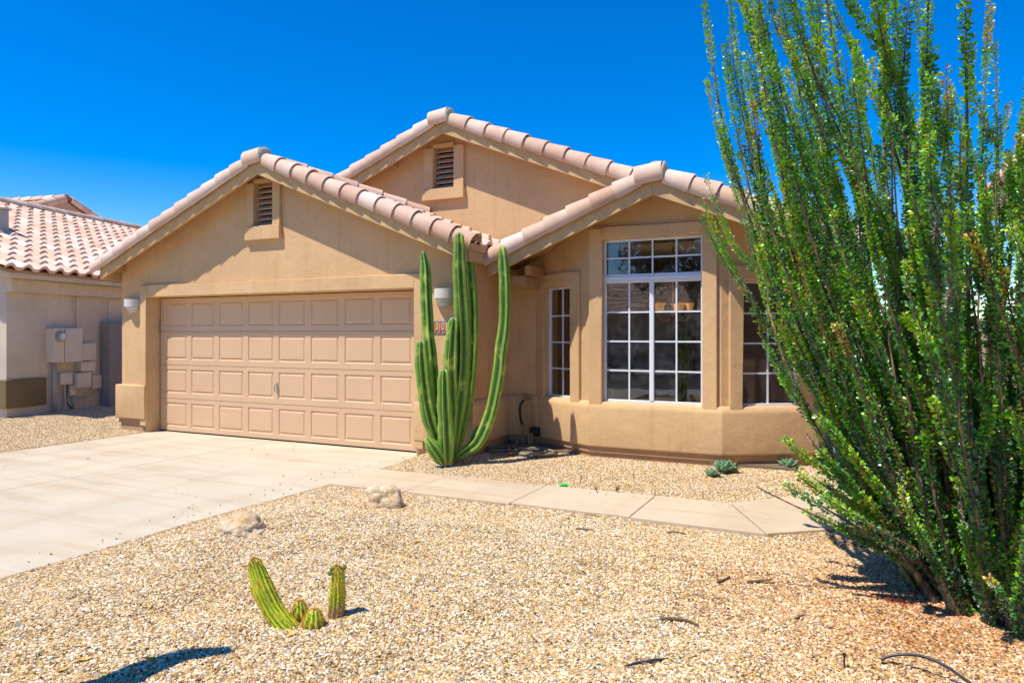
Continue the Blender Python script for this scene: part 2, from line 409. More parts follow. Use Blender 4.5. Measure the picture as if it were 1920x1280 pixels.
nx = len(xs)
gf = np.array([(j*nx+i, j*nx+i+1, (j+1)*nx+i+1, (j+1)*nx+i) for j in range(len(ys)-1) for i in range(nx-1)])
ground = np_obj('ground', gv, gf, M_ground, smooth=True); tag(ground, kind='structure')
ground['label'] = 'ground of tan gravel over the whole yard'

# driveway slabs with joints
bm = B()
for (x0, x1) in ((DX0, 2.455), (2.465, DX1)):
    for (y0, y1) in ((-9.6, -6.02), (-6.01, -3.025), (-3.015, .02)):
        box(bm, x0, x1, y0, y1, -.12, 0.0)
bevel(bm, .006, 2)
drive = obj('driveway', bm, M_drive); tag(drive, kind='structure', label='pale concrete driveway up to the garage door')
# walkway slabs
bm = B()
tops = [5.206, 6.15, 7.30, 8.42]; 
for i in range(3): 
    box(bm, tops[i]+.004, tops[i+1]-.006, WY0+.012*i, WY1+.01*i, -.1, .022+.004*i)
def polyslab(bm, pts, z0, z1):
    a = [bm.verts.new((x,y,z1)) for x,y in pts]; b = [bm.verts.new((x,y,z0)) for x,y in pts]; bm.faces.new(a); bm.faces.new(b[::-1]); k=len(pts)
    for i in range(k): bm.faces.new((a[i], b[i], b[(i+1)%k], a[(i+1)%k]))
polyslab(bm, [(8.424,-2.07),(9.50,-2.10),(9.10,-1.21),(8.424,-1.20)], -.1, .032)
polyslab(bm, [(9.51,-2.095),(10.2,-1.55),(9.55,-.70),(9.11,-1.20)], -.1, .034)
polyslab(bm, [(10.21,-1.54),(10.9,-.55),(10.15,.15),(9.557,-.69)], -.1, .034)
polyslab(bm, [(10.91,-.54),(11.1,1.6),(10.2,1.6),(10.155,.16)], -.1, .034)
bevel(bm, .008, 2)
walk = obj('walkway', bm, M_walk); tag(walk, kind='structure', label='narrow concrete walkway of jointed slabs crossing the gravel')
# street behind the camera, seen in the window reflections
bm = B(); box(bm, -60, 80, -19.5, -11.2, -.22, -.12)
tag(obj('street', bm, M_asphalt), kind='structure')
bm = B(); box(bm, -60, 80, -11.2, -9.62, -.22, -.02); box(bm, -60, 80, -21.2, -19.5, -.22, -.02)
tag(obj('sidewalk', bm, M_curb), kind='structure')

# ---------------------------------------------------------------- gravel pebbles (geometry nodes)
def pebble_group(density, rmin, rmax):
    ng = bpy.data.node_groups.new('scatter_pebbles', 'GeometryNodeTree')
    ng.interface.new_socket('Geometry', in_out='INPUT', socket_type='NodeSocketGeometry'); ng.interface.new_socket('Geometry', in_out='OUTPUT', socket_type='NodeSocketGeometry')
    def A(t): return ng.nodes.new(t)
    gi = A('NodeGroupInput'); go = A('NodeGroupOutput'); ds = A('GeometryNodeDistributePointsOnFaces'); ds.inputs['Density'].default_value = density
    na = A('GeometryNodeInputNamedAttribute'); na.data_type = 'FLOAT'; na.inputs[0].default_value = 'dens'
    mu = A('ShaderNodeMath'); mu.operation = 'MULTIPLY'; mu.inputs[1].default_value = density
    ng.links.new(na.outputs[0], mu.inputs[0]); ng.links.new(mu.outputs[0], ds.inputs['Density'])
    L = ng.links.new; L(gi.outputs[0], ds.inputs[0])
    jg = A('GeometryNodeJoinGeometry')
    for k in range(6):
        ic = A('GeometryNodeMeshIcoSphere'); ic.inputs['Radius'].default_value = 1; ic.inputs['Subdivisions'].default_value = 2 if k < 3 else 2
        sp = A('GeometryNodeSetPosition'); nz = A('ShaderNodeTexNoise'); nz.inputs['Scale'].default_value = .8; nz.noise_dimensions = '4D'; nz.inputs['W'].default_value = k*3.7
        sb = A('ShaderNodeVectorMath'); sb.operation = 'SUBTRACT'; sb.inputs[1].default_value = (.5,.5,.5)
        ml = A('ShaderNodeVectorMath'); ml.operation = 'SCALE'; ml.inputs['Scale'].default_value = 1.7
        L(nz.outputs['Color'], sb.inputs[0]); L(sb.outputs[0], ml.inputs[0]); L(ic.outputs[0], sp.inputs[0]); L(ml.outputs[0], sp.inputs['Offset'])
        sm_ = A('GeometryNodeSetMaterial'); sm_.inputs['Material'].default_value = M_pebble; L(sp.outputs[0], sm_.inputs[0])
        gi2 = A('GeometryNodeGeometryToInstance'); L(sm_.outputs[0], gi2.inputs[0]); L(gi2.outputs[0], jg.inputs[0])
    ip = A('GeometryNodeInstanceOnPoints'); L(ds.outputs[0], ip.inputs[0]); L(jg.outputs[0], ip.inputs['Instance']); ip.inputs['Pick Instance'].default_value = True
    rv = A('FunctionNodeRandomValue'); rv.data_type = 'FLOAT_VECTOR'; rv.inputs[0].default_value = (0,0,0); rv.inputs[1].default_value = (6.28,6.28,6.28)
    er = A('FunctionNodeEulerToRotation'); L(rv.outputs[0], er.inputs[0]); 
    rz = A('FunctionNodeRandomValue'); rz.data_type = 'FLOAT_VECTOR'; rz.inputs[0].default_value = (-.5,-.5,0); rz.inputs[1].default_value = (.5,.5,6.28); rz.inputs['Seed'].default_value = 4
    L(rz.outputs[0], er.inputs[0]); L(er.outputs[0], ip.inputs['Rotation'])
    rs = A('FunctionNodeRandomValue'); rs.data_type = 'FLOAT'; rs.inputs[2].default_value = 0; rs.inputs[3].default_value = 1; rs.inputs['Seed'].default_value = 9
    pw = A('ShaderNodeMath'); pw.operation = 'POWER'; pw.inputs[1].default_value = 2.6; L(rs.outputs[1], pw.inputs[0])
    mr = A('ShaderNodeMapRange'); mr.inputs['To Min'].default_value = rmin; mr.inputs['To Max'].default_value = rmax; L(pw.outputs[0], mr.inputs[0])
    cx = A('ShaderNodeCombineXYZ'); m2 = A('ShaderNodeMath'); m2.operation = 'MULTIPLY'; m2.inputs[1].default_value = .68; L(mr.outputs[0], m2.inputs[0])
    m3 = A('ShaderNodeMath'); m3.operation = 'MULTIPLY'; m3.inputs[1].default_value = 1.2; L(mr.outputs[0], m3.inputs[0])
    L(m3.outputs[0], cx.inputs[0]); L(mr.outputs[0], cx.inputs[1]); L(m2.outputs[0], cx.inputs[2]); L(cx.outputs[0], ip.inputs['Scale'])
    L(ip.outputs[0], go.inputs[0]); return ng
def patch(x0, x1, y0, y1, step=.1, dens=lambda x, y: 1, name='gravel', label=None, gn=None):
    X = np.arange(x0, x1+1e-6, step); Y = np.arange(y0, y1+1e-6, step); V = [(x, y, g(x, y)+.001) for y in Y for x in X]; n = len(X)
    Fc = []; 
    for j in range(len(Y)-1):
        for i in range(n-1):
            if dens(X[i]+step/2, Y[j]+step/2) > 0: Fc.append((j*n+i, j*n+i+1, (j+1)*n+i+1, (j+1)*n+i))
    o = np_obj(name, V, np.array(Fc), M_pebble, attrs={'dens': ('POINT', [dens(v[0], v[1]) for v in V])})
    md = o.modifiers.new('scatter', 'NODES'); md.node_group = gn
    return tag(o, label, 'gravel', kind='stuff')
def incam(x, y):
    dx, dy = x-CX, y-CY; d = -_s*dx+_c*dy; l = _c*dx+_s*dy
    return d > 1.9 and abs(l/d) < .80 
def dfront(x, y):
    if not (x > DX1-.02 and y < WY0+.02): return 0
    if not incam(x, y): return 0
    bare = math.exp(-((x-10.45)**2/.09+(y+3.75)**2/.05))         # sandy bare patch near the shrub
    return max(0.05, 1-.9*bare)
def dstrip(x, y):
    if not (x > DX1 and y > WY1-.02): return 0
    if not incam(x, y): return 0
    if x < 5.9 and y > -.16: return 0
    if y > .85 and x < 9.7: return 0
    if y-(-1.22) > .9 and x > 9.3 and False: return 0
    if x > 9.1 and y < -1.2 + (x-9.1)*1.25: return .0
    return 1
GN1 = pebble_group(12000, .0030, .0088); GN2 = pebble_group(6500, .0036, .0085)
patch(5.2, 14.0, -7.2, -2.07, .1, dfront, label='tan and cream gravel covering the front yard around the cactus', gn=GN1)
patch(5.2, 12.0, -1.22, 1.5, .08, dstrip, label='finer gravel strip between the walkway and the house', gn=GN2)
patch(-3.6, 0.0, -3.6, 2.2, .1, lambda x, y: .55 if x < -.02 and incam(x, y) else 0, label='gravel side yard left of the driveway', gn=GN1)

def stray(x0, x1, y0, y1, z, n, label, seed):
    rs_ = random.Random(seed); bm = B()
    for _ in range(n):
        x = rs_.uniform(x0, x1); y = rs_.uniform(y0, y1); r_ = rs_.uniform(.004, .009); res = bmesh.ops.create_icosphere(bm, subdivisions=1, radius=1)
        for v in res['verts']: v.co = Vector((v.co.x*r_*rs_.uniform(.8,1.3)+x, v.co.y*r_*rs_.uniform(.8,1.3)+y, v.co.z*r_*.6+z+r_*.5))
    return tag(obj('stray_pebbles', bm, M_pebble), label, 'gravel', kind='stuff')
stray(4.7, 5.2, -6.5, -.4, 0, 70, 'loose pebbles kicked onto the right edge of the driveway', 1)
stray(.0, .5, -6.0, -.3, 0, 45, 'loose pebbles on the left edge of the driveway', 2)
stray(5.3, 9.3, -1.40, -1.24, .03, 30, 'loose pebbles along the upper edge of the walkway', 3)
# ---------------------------------------------------------------- roof pieces
PITCH = .405
def tile_sheet(name, P0, U, V, N_, Lu, Lv, parent, period=.29, course=.335, clips=(), seg=8, seed=0):
    """S-tile field: u along the eave, v up the slope"""
    U, V, N_ = Vector(U).normalized(), Vector(V).normalized(), Vector(N_).normalized(); rnd = random.Random(seed)
    nc = int(math.ceil(Lu/period)); nr = int(math.ceil(Lv/course)); us = [i*period/seg for i in range(nc*seg+1)]
    def prof(u):
        f = (u/period) % 1
        return .064*math.sin(math.pi*f/.62) if f < .62 else -.012*math.sin(math.pi*(f-.62)/.38)
    vs = []; fs = []; tint = []; n = len(us)
    for r in range(nr):
        v0, v1 = r*course, min((r+1)*course, Lv)
        jit = [rnd.uniform(-.006, .006) for _ in range(nc+1)]
        for (v, hh) in ((v0, -.012), (v0, .044), (v1, .006)):
            for i, u in enumerate(us):
                p = P0 + U*min(u, Lu) + V*(v + (jit[min(i//seg, nc)] if v == v0 else 0)) + N_*(prof(u)+hh); vs.append(p)
        b0 = r*3*n; tt = [rnd.random() for _ in range(nc+1)]
        for k in (0, 1):
            for i in range(n-1):
                a = b0+k*n+i; fs.append((a, a+1, a+1+n, a+n)); tint.append(tt[i//seg])
    bm = B(); lay = bm.faces.layers.float.new('tint'); bv = [bm.verts.new(p) for p in vs]
    for f, t in zip(fs, tint):
        q = bm.faces.new([bv[i] for i in f]); q[lay] = t
    for (c, nn) in clips:
        bmesh.ops.bisect_plane(bm, geom=bm.verts[:]+bm.edges[:]+bm.faces[:], plane_co=Vector(c), plane_no=Vector(nn), clear_outer=True)
    return obj(name, bm, M_tile, parent, smooth=False)
def barrel(bm, lay, p0, p1, out, up, r0, r1, a0, a1, tint, th=.017, n=14):
    """half-round tile from p0 (upper) to p1 (lower, wider)"""
    out = Vector(out); up = Vector(up); rings = []
    ax = (p1-p0).normalized(); up = (up - ax*up.dot(ax)).normalized(); out = (out - ax*out.dot(ax) - up*out.dot(up)).normalized()
    for (p, r) in ((p0, r0), (p1, r1), (p1, r1-th), (p0, r0-th)):
        rings.append([bm.verts.new(p + (out*math.cos(R(a0+(a1-a0)*k/n)) + up*math.sin(R(a0+(a1-a0)*k/n)))*r) for k in range(n+1)])
    for a in range(4):
        b = (a+1) % 4
        for k in range(n):
            f = bm.faces.new((rings[a][k], rings[a][k+1], rings[b][k+1], rings[b][k])); f[lay] = tint; f.smooth = (a in (0, 2))
    for k in (0, n):
        f = bm.faces.new([rings[a][k] for a in range(4)]); f[lay] = tint
    for rg_ in rings:
        for k in range(n): 
            e = bm.edges.get((rg_[k], rg_[k+1]))
            if e: e.smooth = False
    for k in (0, n):
        for a in range(4):
            e = bm.edges.get((rings[a][k], rings[(a+1)%4][k]))
            if e: e.smooth = False
def run_tiles(name, P0, P1, out, parent, r=.108, grow=.030, a0=-42, a1=165, step=.31, seed=1, up=(0,0,1)):
    """overlapping barrel tiles from high end P0 to low end P1"""
    bm = B(); lay = bm.faces.layers.float.new('tint'); rnd = random.Random(seed)
    d = (P1-P0); L = d.length; d = d/L; k = max(1, round(L/step)); s = L/k
    for i in range(k):
        j = Vector((0, 0, rnd.uniform(-.004, .004)))
        a = P0 + d*(s*i - (.05 if i else 0)) + j; b = P0 + d*(s*(i+1)) + j + Vector((0,0,.004))
        rj = rnd.uniform(-.003, .003)
        barrel(bm, lay, a, b, out, up, r+rj, r+grow+rj, a0, a1, rnd.random())
    fixn(bm)
    return obj(name, bm, M_tile, parent)
def blob(bm, c, r, sx=1, sy=1, sz=1, rough=.25, sub=3, sd=0.0):
    res = bmesh.ops.create_icosphere(bm, subdivisions=sub, radius=1)
    for v in res['verts']:
        n_ = v.co.normalized(); k = 1 + rough*noise.noise(n_*1.6+Vector((sd, sd*2, 0))) + rough*.4*noise.noise(n_*5+Vector((sd,0,sd)))
        v.co = Vector((n_.x*sx, n_.y*sy, n_.z*sz))*r*k + Vector(c)

def sweep(bm, path, prof, closed_ends=True):
    """profile of (offset outward, z) swept along a 2-D path, mitred"""
    n = len(path); pts = [Vector((p[0], p[1], 0)) for p in path]; rings = []
    for i in range(n):
        ds = []
        if i > 0: ds.append((pts[i]-pts[i-1]).normalized())
        if i < n-1: ds.append((pts[i+1]-pts[i]).normalized())
        ns = [Vector((d.y, -d.x, 0)) for d in ds]
        m = (ns[0]+ns[-1]).normalized(); k = 1/max(.3, m.dot(ns[0]))
        rings.append([bm.verts.new(pts[i] + m*(o*k) + Vector((0, 0, z))) for o, z in prof])
    q = len(prof)
    for i in range(n-1):
        for k in range(q): bm.faces.new((rings[i][k], rings[i+1][k], rings[i+1][(k+1)%q], rings[i][(k+1)%q]))
    if closed_ends: bm.faces.new(rings[0]); bm.faces.new(rings[-1][::-1])

# ---------------------------------------------------------------- the house
HX0, HX1, GX1 = -.63, 9.72, 5.87
house = thing('house', (4.6, 0, 0), 'tan stucco single-storey house with tiled gables, garage and bay window', 'house')
GA, GZ = 2.60, 3.99            # garage apex x, deck z
MA, MZ = 4.67, 4.70            # main gable
BA, BZ = 8.075, 3.322          # bay gable
def zg(x): return GZ - PITCH*abs(x-GA)
def zm(x): return MZ - PITCH*abs(x-MA)
def zb(x): return BZ - PITCH*abs(x-BA)
FG = Frame((HX0, -.21), (GX1, -.21))
S = lambda x: x - HX0
OX0, OX1, OZ = 0.0, 5.063, 2.14
VG = (2.30, 2.66, 3.11, 3.74)     # garage vent louver opening x0,x1,z0,z1
T = .055                           # deck thickness
bm = B()   # front wall of garage, in pieces around the opening and the vent
fbox(bm, FG, 0, S(OX0), -.1, OZ, -.21, 0); fbox(bm, FG, S(OX1), S(GX1), -.1, OZ, -.21, 0)
e = T+.002
prism(bm, FG, [(0,OZ),(S(VG[0]),OZ),(S(VG[0]),zg(VG[0])-e),(0,zg(HX0)-e)], -.21, 0)
prism(bm, FG, [(S(VG[1]),OZ),(S(GX1),OZ),(S(GX1),zg(GX1)-e),(S(GA+.0601),zg(GA+.06)-e),(S(VG[1]),zg(VG[1])-e)] if False else [(S(VG[1]),OZ),(S(GX1),OZ),(S(GX1),zg(GX1)-e),(S(VG[1]),zg(VG[1])-e)], -.21, 0)
fbox(bm, FG, S(VG[0]), S(VG[1]), OZ, VG[2], -.21, 0)
prism(bm, FG, [(S(VG[0]),VG[3]),(S(VG[1]),VG[3]),(S(VG[1]),zg(VG[1])-e),(S(GA),zg(GA)-e),(S(VG[0]),zg(VG[0])-e)], -.21, 0)
bmesh.ops.remove_doubles(bm, verts=bm.verts, dist=.0005); fixn(bm)
obj('wall', bm, M_stucco, house)
bm = B()   # garage side walls, side wall of the main body, right wall
box(bm, 5.70, GX1, -.0, .95, -.1, zg(GX1)-e); box(bm, HX0, HX0+.15, 0, 12, -.1, 2.55); box(bm, HX1-.18, HX1, 1.0, 12, -.1, 2.50); box(bm, HX0+.15, HX1-.18, 11.85, 12, -.1, 2.6)
obj_each('wall', bm, M_stucco, house)
FE = Frame((GX1, .82), (6.36, .82)); bm = B(); fbox(bm, FE, -.1, FE.L, -.1, 2.9, -.15, 0); obj('wall', bm, M_stucco, house)
# main gable wall
FM = Frame((HX0, 1.35), (HX1, 1.35)); VM = (onY(819,300,1.42).x, onY(857.5,300,1.42).x, 3.75, 4.38)
bm = B()
prism(bm, FM, [(0,2.2),(S(VM[0]),2.2),(S(VM[0]),zm(VM[0])-e),(0,zm(HX0)-e)], -.15, 0)
fbox(bm, FM, S(VM[0]), S(VM[1]), 2.2, VM[2], -.15, 0)
za, zbb = zm(VM[0]), zm(VM[1]); 
top = [(S(VM[0]),VM[3]),(S(VM[1]),VM[3]),(S(VM[1]),zbb-e)] + ([(S(MA),zm(MA)-e)] if VM[0] < MA < VM[1] else []) + [(S(VM[0]),za-e)]
prism(bm, FM, top, -.15, 0)
prism(bm, FM, [(S(VM[1]),2.75),(S(HX1),2.75) if False else (S(9.3),2.75),(S(9.3),zm(9.3)-e),(S(VM[1]),zbb-e)] if VM[1] > MA else [(S(VM[1]),2.75),(S(9.3),2.75),(S(9.3),zm(9.3)-e),(S(MA),zm(MA)-e),(S(VM[1]),zbb-e)], -.15, 0)
bmesh.ops.remove_doubles(bm, verts=bm.verts, dist=.0005); fixn(bm); obj('wall', bm, M_stucco, house)

# bay walls
PA, PB, PC, PD = (6.36,.82), (7.21,.35), (8.77,.35), (9.70,.92)
FL, FC, FR = Frame(PA, PB), Frame(PB, PC), Frame(PC, PD)
def win_wall(bm, fr, s0, s1, z0, z1, topL, topR, apex=None, th=.15):
    hl = fr.L
    fbox(bm, fr, 0, hl, -.1, z0, -th, 0)
    fbox(bm, fr, 0, s0, z0, z1, -th, 0); fbox(bm, fr, s1, hl, z0, z1, -th, 0)
    poly = [(0,z1),(hl,z1),(hl,topR)] + ([apex] if apex else []) + [(0,topL)]
    prism(bm, fr, poly, -th, 0)
    bmesh.ops.remove_doubles(bm, verts=bm.verts, dist=.0005)
sL0, sL1 = FL.hit(1031,640,-.06)[0], FL.hit(1080,640,-.06)[0]
sR0, sR1 = FR.hit(1386,640,-.06)[0], FR.hit(1493,640,-.06)[0]
sC0, sC1 = FC.hit(1133,640,-.06)[0], FC.hit(1319.5,640,-.06)[0]
WZ0, WZS, WZC = .742, 2.165, 2.695
bm = B()
win_wall(bm, FL, sL0, sL1, WZ0, WZS, zb(PA[0])-e, zb(PB[0])-e)
win_wall(bm, FC, sC0, sC1, WZ0, WZC, zb(PB[0])-e, zb(PC[0])-e, (BA-PB[0], zb(BA)-e))
win_wall(bm, FR, sR0, sR1, WZ0, WZS, zb(PC[0])-e, zb(PD[0])-e)
fixn(bm); obj('wall', bm, M_stucco, house)
# window surrounds (proud trim)
def surround(fr, s0, s1, z0, z1, ws, wt, zbot, o=.045, rev=.02):
    bm = B()
    fbox(bm, fr, s0-ws, s0, zbot, z1+wt, 0.0, o); fbox(bm, fr, s1, s1+ws, zbot, z1+wt, 0.0, o); fbox(bm, fr, s0, s1, z1, z1+wt, 0.0, o)
    bmesh.ops.remove_doubles(bm, verts=bm.verts, dist=.0005)
    # delete coincident internal faces
    from collections import defaultdict
    dd = defaultdict(list)
    for f in bm.faces: dd[tuple(round(c, 3) for c in f.calc_center_median())].append(f)
    bmesh.ops.delete(bm, geom=[f for l in dd.values() if len(l) > 1 for f in l], context='FACES_ONLY')
    fixn(bm); bevel(bm, .012, 2, 50)
    return bm
obj('window_surround', surround(FC, sC0, sC1, WZ0, WZC, .165, .145, .70), M_trimstucco, house, smooth=False)
obj('window_surround', surround(FL, sL0, sL1, WZ0, WZS, .17, .165, .70), M_trimstucco, house)
obj('window_surround', surround(FR, sR0, sR1, WZ0, WZS, .155, .165, .70), M_trimstucco, house)
# garage door surround
bm = surround(FG, S(OX0), S(OX1), .74, OZ, .134, .19, .10, .05); obj('door_surround', bm, M_trimstucco, house)
# wainscot + stem wall
prof = [(-.02,.20),(.052,.20),(.060,.215),(.060,.66),(.052,.70),(.022,.742),(-.02,.748)]
bm = B(); sweep(bm, [(OX1+.004,-.21),(GX1,-.21),(GX1,.82),PA,PB,PC,PD,(PD[0]+.02,3.2)], prof); sweep(bm, [(HX0,4.0),(HX0,-.21),(OX0-.004,-.21)], [(-.02,.20),(.052,.20),(.07,.215),(.07,.735),(.06,.745),(-.02,.748)])
bevel(bm, .02, 3, 25); obj_each('wainscot', bm, M_stucco, house, smooth=True)
prof2 = [(-.03,-.1),(.008,-.1),(.008,.125),(.030,.135),(.030,.198),(-.03,.198)]
bm = B(); sweep(bm, [(OX1+.06,-.21),(GX1,-.21),(GX1,.82),PA,PB,PC,PD,(PD[0]+.02,3.2)], prof2); sweep(bm, [(HX0,4.0),(HX0,-.21),(OX0-.06,-.21)], prof2)
fixn(bm); obj_each('stem_wall', bm, M_foot, house)

# windows
def window(fr, s0, s1, z0, z1, cols, rows, fw=.03, transom=None, stile=None, label=None):
    p = fr.P((s0+s1)/2, z0, 0); w_ = bpy.data.objects.new('window', None); COL.objects.link(w_); w_.parent = house; w_.location = p - house.location
    if label: w_['label'] = label
    bm = B(); o0, o1 = -.085, -.045
    def bar(a, b, c, d, q0=o0, q1=o1): fbox(bm, fr, a, b, c, d, q0, q1)
    secs = [(z0, transom[0]), (transom[1], z1)] if transom else [(z0, z1)]
    for (a, b) in secs:
        bar(s0, s0+fw, a, b); bar(s1-fw, s1, a, b); bar(s0+fw, s1-fw, a, a+fw); bar(s0+fw, s1-fw, b-fw, b)
    if transom: bar(s0, s1, transom[0]+.001, transom[1]-.001, o0, o1+.018)
    if stile: c = s0+(s1-s0)*stile; bar(c-.026, c+.026, secs[0][0]+fw, secs[0][1]-fw, o0+.002, o1+.008)
    bevel(bm, .003, 1); obj('frame', bm, M_white, w_)
    bm = B(); mw = .0095
    for si, (a, b) in enumerate(secs):
        r = rows[si]; a2, b2 = a+fw, b-fw; q0, q1 = -.080, -.060
        xsb = [s0+fw+(s1-s0-2*fw)*k/cols for k in range(1, cols)]
        for k, x in enumerate(xsb):
            if stile and si == 0 and k == cols//2-1: continue
            fbox(bm, fr, x-mw, x+mw, a2, b2, q0, q1)
        for k in range(1, r):
            z = a2+(b2-a2)*k/r; fbox(bm, fr, s0+fw, s1-fw, z-mw, z+mw, q0+.002, q1-.002)
    fixn(bm); obj('muntin_grid', bm, M_white, w_)
    for (a, b) in secs:
        bm = B(); v = [bm.verts.new(fr.P(s, z, -.072)) for s, z in ((s0+fw*.5,a+fw*.5),(s1-fw*.5,a+fw*.5),(s1-fw*.5,b-fw*.5),(s0+fw*.5,b-fw*.5))]; bm.faces.new(v)
        obj('glass_pane', bm, M_glass, w_)
window(FC, sC0, sC1, WZ0, WZC, 4, (4, 2), .03, (2.20, 2.245), .495, 'large centre bay window with transom above')
window(FL, sL0, sL1, WZ0, WZS, 2, (4,), .028, label='narrow left bay window')
window(FR, sR0, sR1, WZ0, WZS, 2, (4,), .028, label='right bay window behind the shrub')

# gable vents
def vent(fr, s0, s1, z0, z1, ws, wb, ztop_fn, yoff):
    v_ = bpy.data.objects.new('gable_vent', None); COL.objects.link(v_); v_.parent = house; v_.location = fr.P((s0+s1)/2, z0, 0) - house.location
    bm = B(); o = .05
    x0, x1 = s0-ws, s1+ws; 
    fbox(bm, fr, x0, s0, z0, min(z1, ztop_fn(x0)-.02), 0, o); fbox(bm, fr, s1, x1, z0, min(z1, ztop_fn(x1)-.02), 0, o)
    fbox(bm, fr, s0, s1, z1, z1+.05, 0, o*.96)
    fbox(bm, fr, x0-.012, x1+.012, z0-wb, z0, 0, o+.02)
    bevel(bm, .008, 2); obj('frame', bm, M_trimstucco, v_)
    bm = B(); n = 8
    for k in range(n):
        z = z0+(z1-z0)*(k+.5)/n; h = (z1-z0)/n*.62
        a = [fr.P(s0+.004, z+h*.5, -.09), fr.P(s1-.004, z+h*.5, -.09), fr.P(s1-.004, z-h*.62, -.035), fr.P(s0+.004, z-h*.62, -.035)]
        bq = [p + Vector((0,0,.014)) for p in a]; A = [bm.verts.new(p) for p in a]; Q = [bm.verts.new(p) for p in bq]
        bm.faces.new(A); bm.faces.new(Q[::-1])
        for i in range(4): bm.faces.new((A[i], Q[i], Q[(i+1)%4], A[(i+1)%4]))
    fixn(bm); obj('louvre', bm, M_vent, v_)
    bm = B(); fbox(bm, fr, s0, s1, z0, z1, -.16, -.14); obj('backing', bm, M_dark, v_)
vent(FG, S(VG[0]), S(VG[1]), VG[2], VG[3], .14, .20, lambda s: zg(s+HX0), 0)
vent(FM, S(VM[0]), S(VM[1]), VM[2], VM[3], .17, .17, lambda s: zm(s+HX0), 0)

# garage door
gd = bpy.data.objects.new('garage_door', None); COL.objects.link(gd); gd.parent = house; gd.location = Vector((2.53, 0, 0)) - house.location
bm = B(); dw0, dw1 = OX0+.012, OX1-.004; secH = 2.13/4; pit = .605; px0 = OX0+.115
def door_panel(bm, x0, x1, z0, z1, y):
    rings = []
    for (i, dy) in ((0, 0), (.012, .012), (.022, .012), (.045, .001), (.05, .001)):
        rings.append([bm.verts.new(p) for p in ((x0+i,y+dy,z0+i),(x1-i,y+dy,z0+i),(x1-i,y+dy,z1-i),(x0+i,y+dy,z1-i))])
    for a in range(len(rings)-1):
        for k in range(4): bm.faces.new((rings[a][k], rings[a][(k+1)%4], rings[a+1][(k+1)%4], rings[a+1][k]))
    bm.faces.new(rings[-1])
for sct in range(4):
    z0, z1 = sct*secH+.003, (sct+1)*secH-.003; y = 0.0
    pz0, pz1 = z0+.085, z1-.062
    xe = [dw0]+[c for k in range(8) for c in (px0+k*pit, px0+k*pit+.505)]+[dw1]
    for i in range(0, len(xe)-1):
        a, b = xe[i], xe[i+1]
        if b - a < .001: continue
        if i % 2 == 0: cells = [(z0, z1)]
        else: cells = [(z0, pz0), (pz1, z1)]; door_panel(bm, a, b, pz0, pz1, y)
        for (c, d) in cells: bm.faces.new([bm.verts.new(p) for p in ((a,y,c),(b,y,c),(b,y,d),(a,y,d))])
    # lips top and bottom with rounded tongue
    for (zz, s_) in ((z0, 1), (z1, -1)):
        bm.faces.new([bm.verts.new(p) for p in ((dw0,y,zz),(dw1,y,zz),(dw1,y+.03,zz),(dw0,y+.03,zz))])
bmesh.ops.remove_doubles(bm, verts=bm.verts, dist=.0005); 
obj('door_leaf', bm, M_door, gd)
bm = B(); box(bm, dw0, dw1, .04, .07, 0.0, 2.14); obj('door_backing', bm, M_door, gd)
bm = B(); box(bm, dw0, dw1, -.004, .02, .001, .02); box(bm, OX0+.001, OX0+.011, .0, .03, 0, 2.13); box(bm, dw0, dw1, .0, .03, 2.131, 2.139); obj('weather_seal', bm, M_dark, gd)
# handle
hp = onY(517, 727, -.03); bm = B()
box(bm, hp.x-.018, hp.x+.018, -.008, -.0005, hp.z-.07, hp.z+.075)
tube(bm, smooth_path([(hp.x, -.005, hp.z+.05), (hp.x, -.035, hp.z+.055), (hp.x-.01, -.045, hp.z+.01), (hp.x-.012, -.04, hp.z-.06)], 4), .008)
obj('handle', bm, M_metal, gd)
bm = B(); c = onY(302, 617, -.02); box(bm, OX0+.002, OX0+.03, -.03, -.002, c.z-.05, c.z+.06); tube(bm, [(OX0+.015,-.02,c.z-.05),(OX0+.015,-.02,c.z+.12)], .006); obj('hinge', bm, M_metal, gd)

# ---- roofs
def roof_root(x, y, z, label):
    r = bpy.data.objects.new('roof', None); COL.objects.link(r); r.parent = house; r.location = Vector((x,y,z)) - house.location; r['label'] = label; return r
rg = roof_root(GA, -.5, GZ, 'tiled gable roof over the garage'); rm = roof_root(MA, 1.05, MZ, 'tiled main gable roof at the back'); rb = roof_root(BA, 0, BZ, 'tiled gable roof over the bay window')
EX0, EX1 = -.76, 5.96; BX0, BX1 = 5.985, 10.13
def deck(fn, apex, x0, x1, y0, y1, parent, clips=(), mt=None):
    bm = B(); fr = Frame((0, y0), (1, y0))
    prism(bm, fr, [(x0,fn(x0)-T),(apex,fn(apex)-T),(x1,fn(x1)-T),(x1,fn(x1)),(apex,fn(apex)),(x0,fn(x0))], -(y1-y0), 0)
    fixn(bm)
    for (c, nn) in clips: bmesh.ops.bisect_plane(bm, geom=bm.verts[:]+bm.edges[:]+bm.faces[:], plane_co=Vector(c), plane_no=Vector(nn), clear_outer=True)
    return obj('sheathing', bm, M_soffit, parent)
hipn = Vector((0, PITCH, 1)).normalized()
deck(zg, GA, EX0, EX1, -.46, 1.35, rg, [((GA, -.3, GZ+.002), hipn)])
deck(zm, MA, EX0, BX1-.002, 1.09, 12.3, rm)
deck(zb, BA, BX0, BX1, .04, 1.35, rb)
cosp = 1/math.sqrt(1+PITCH**2); up_ = .012
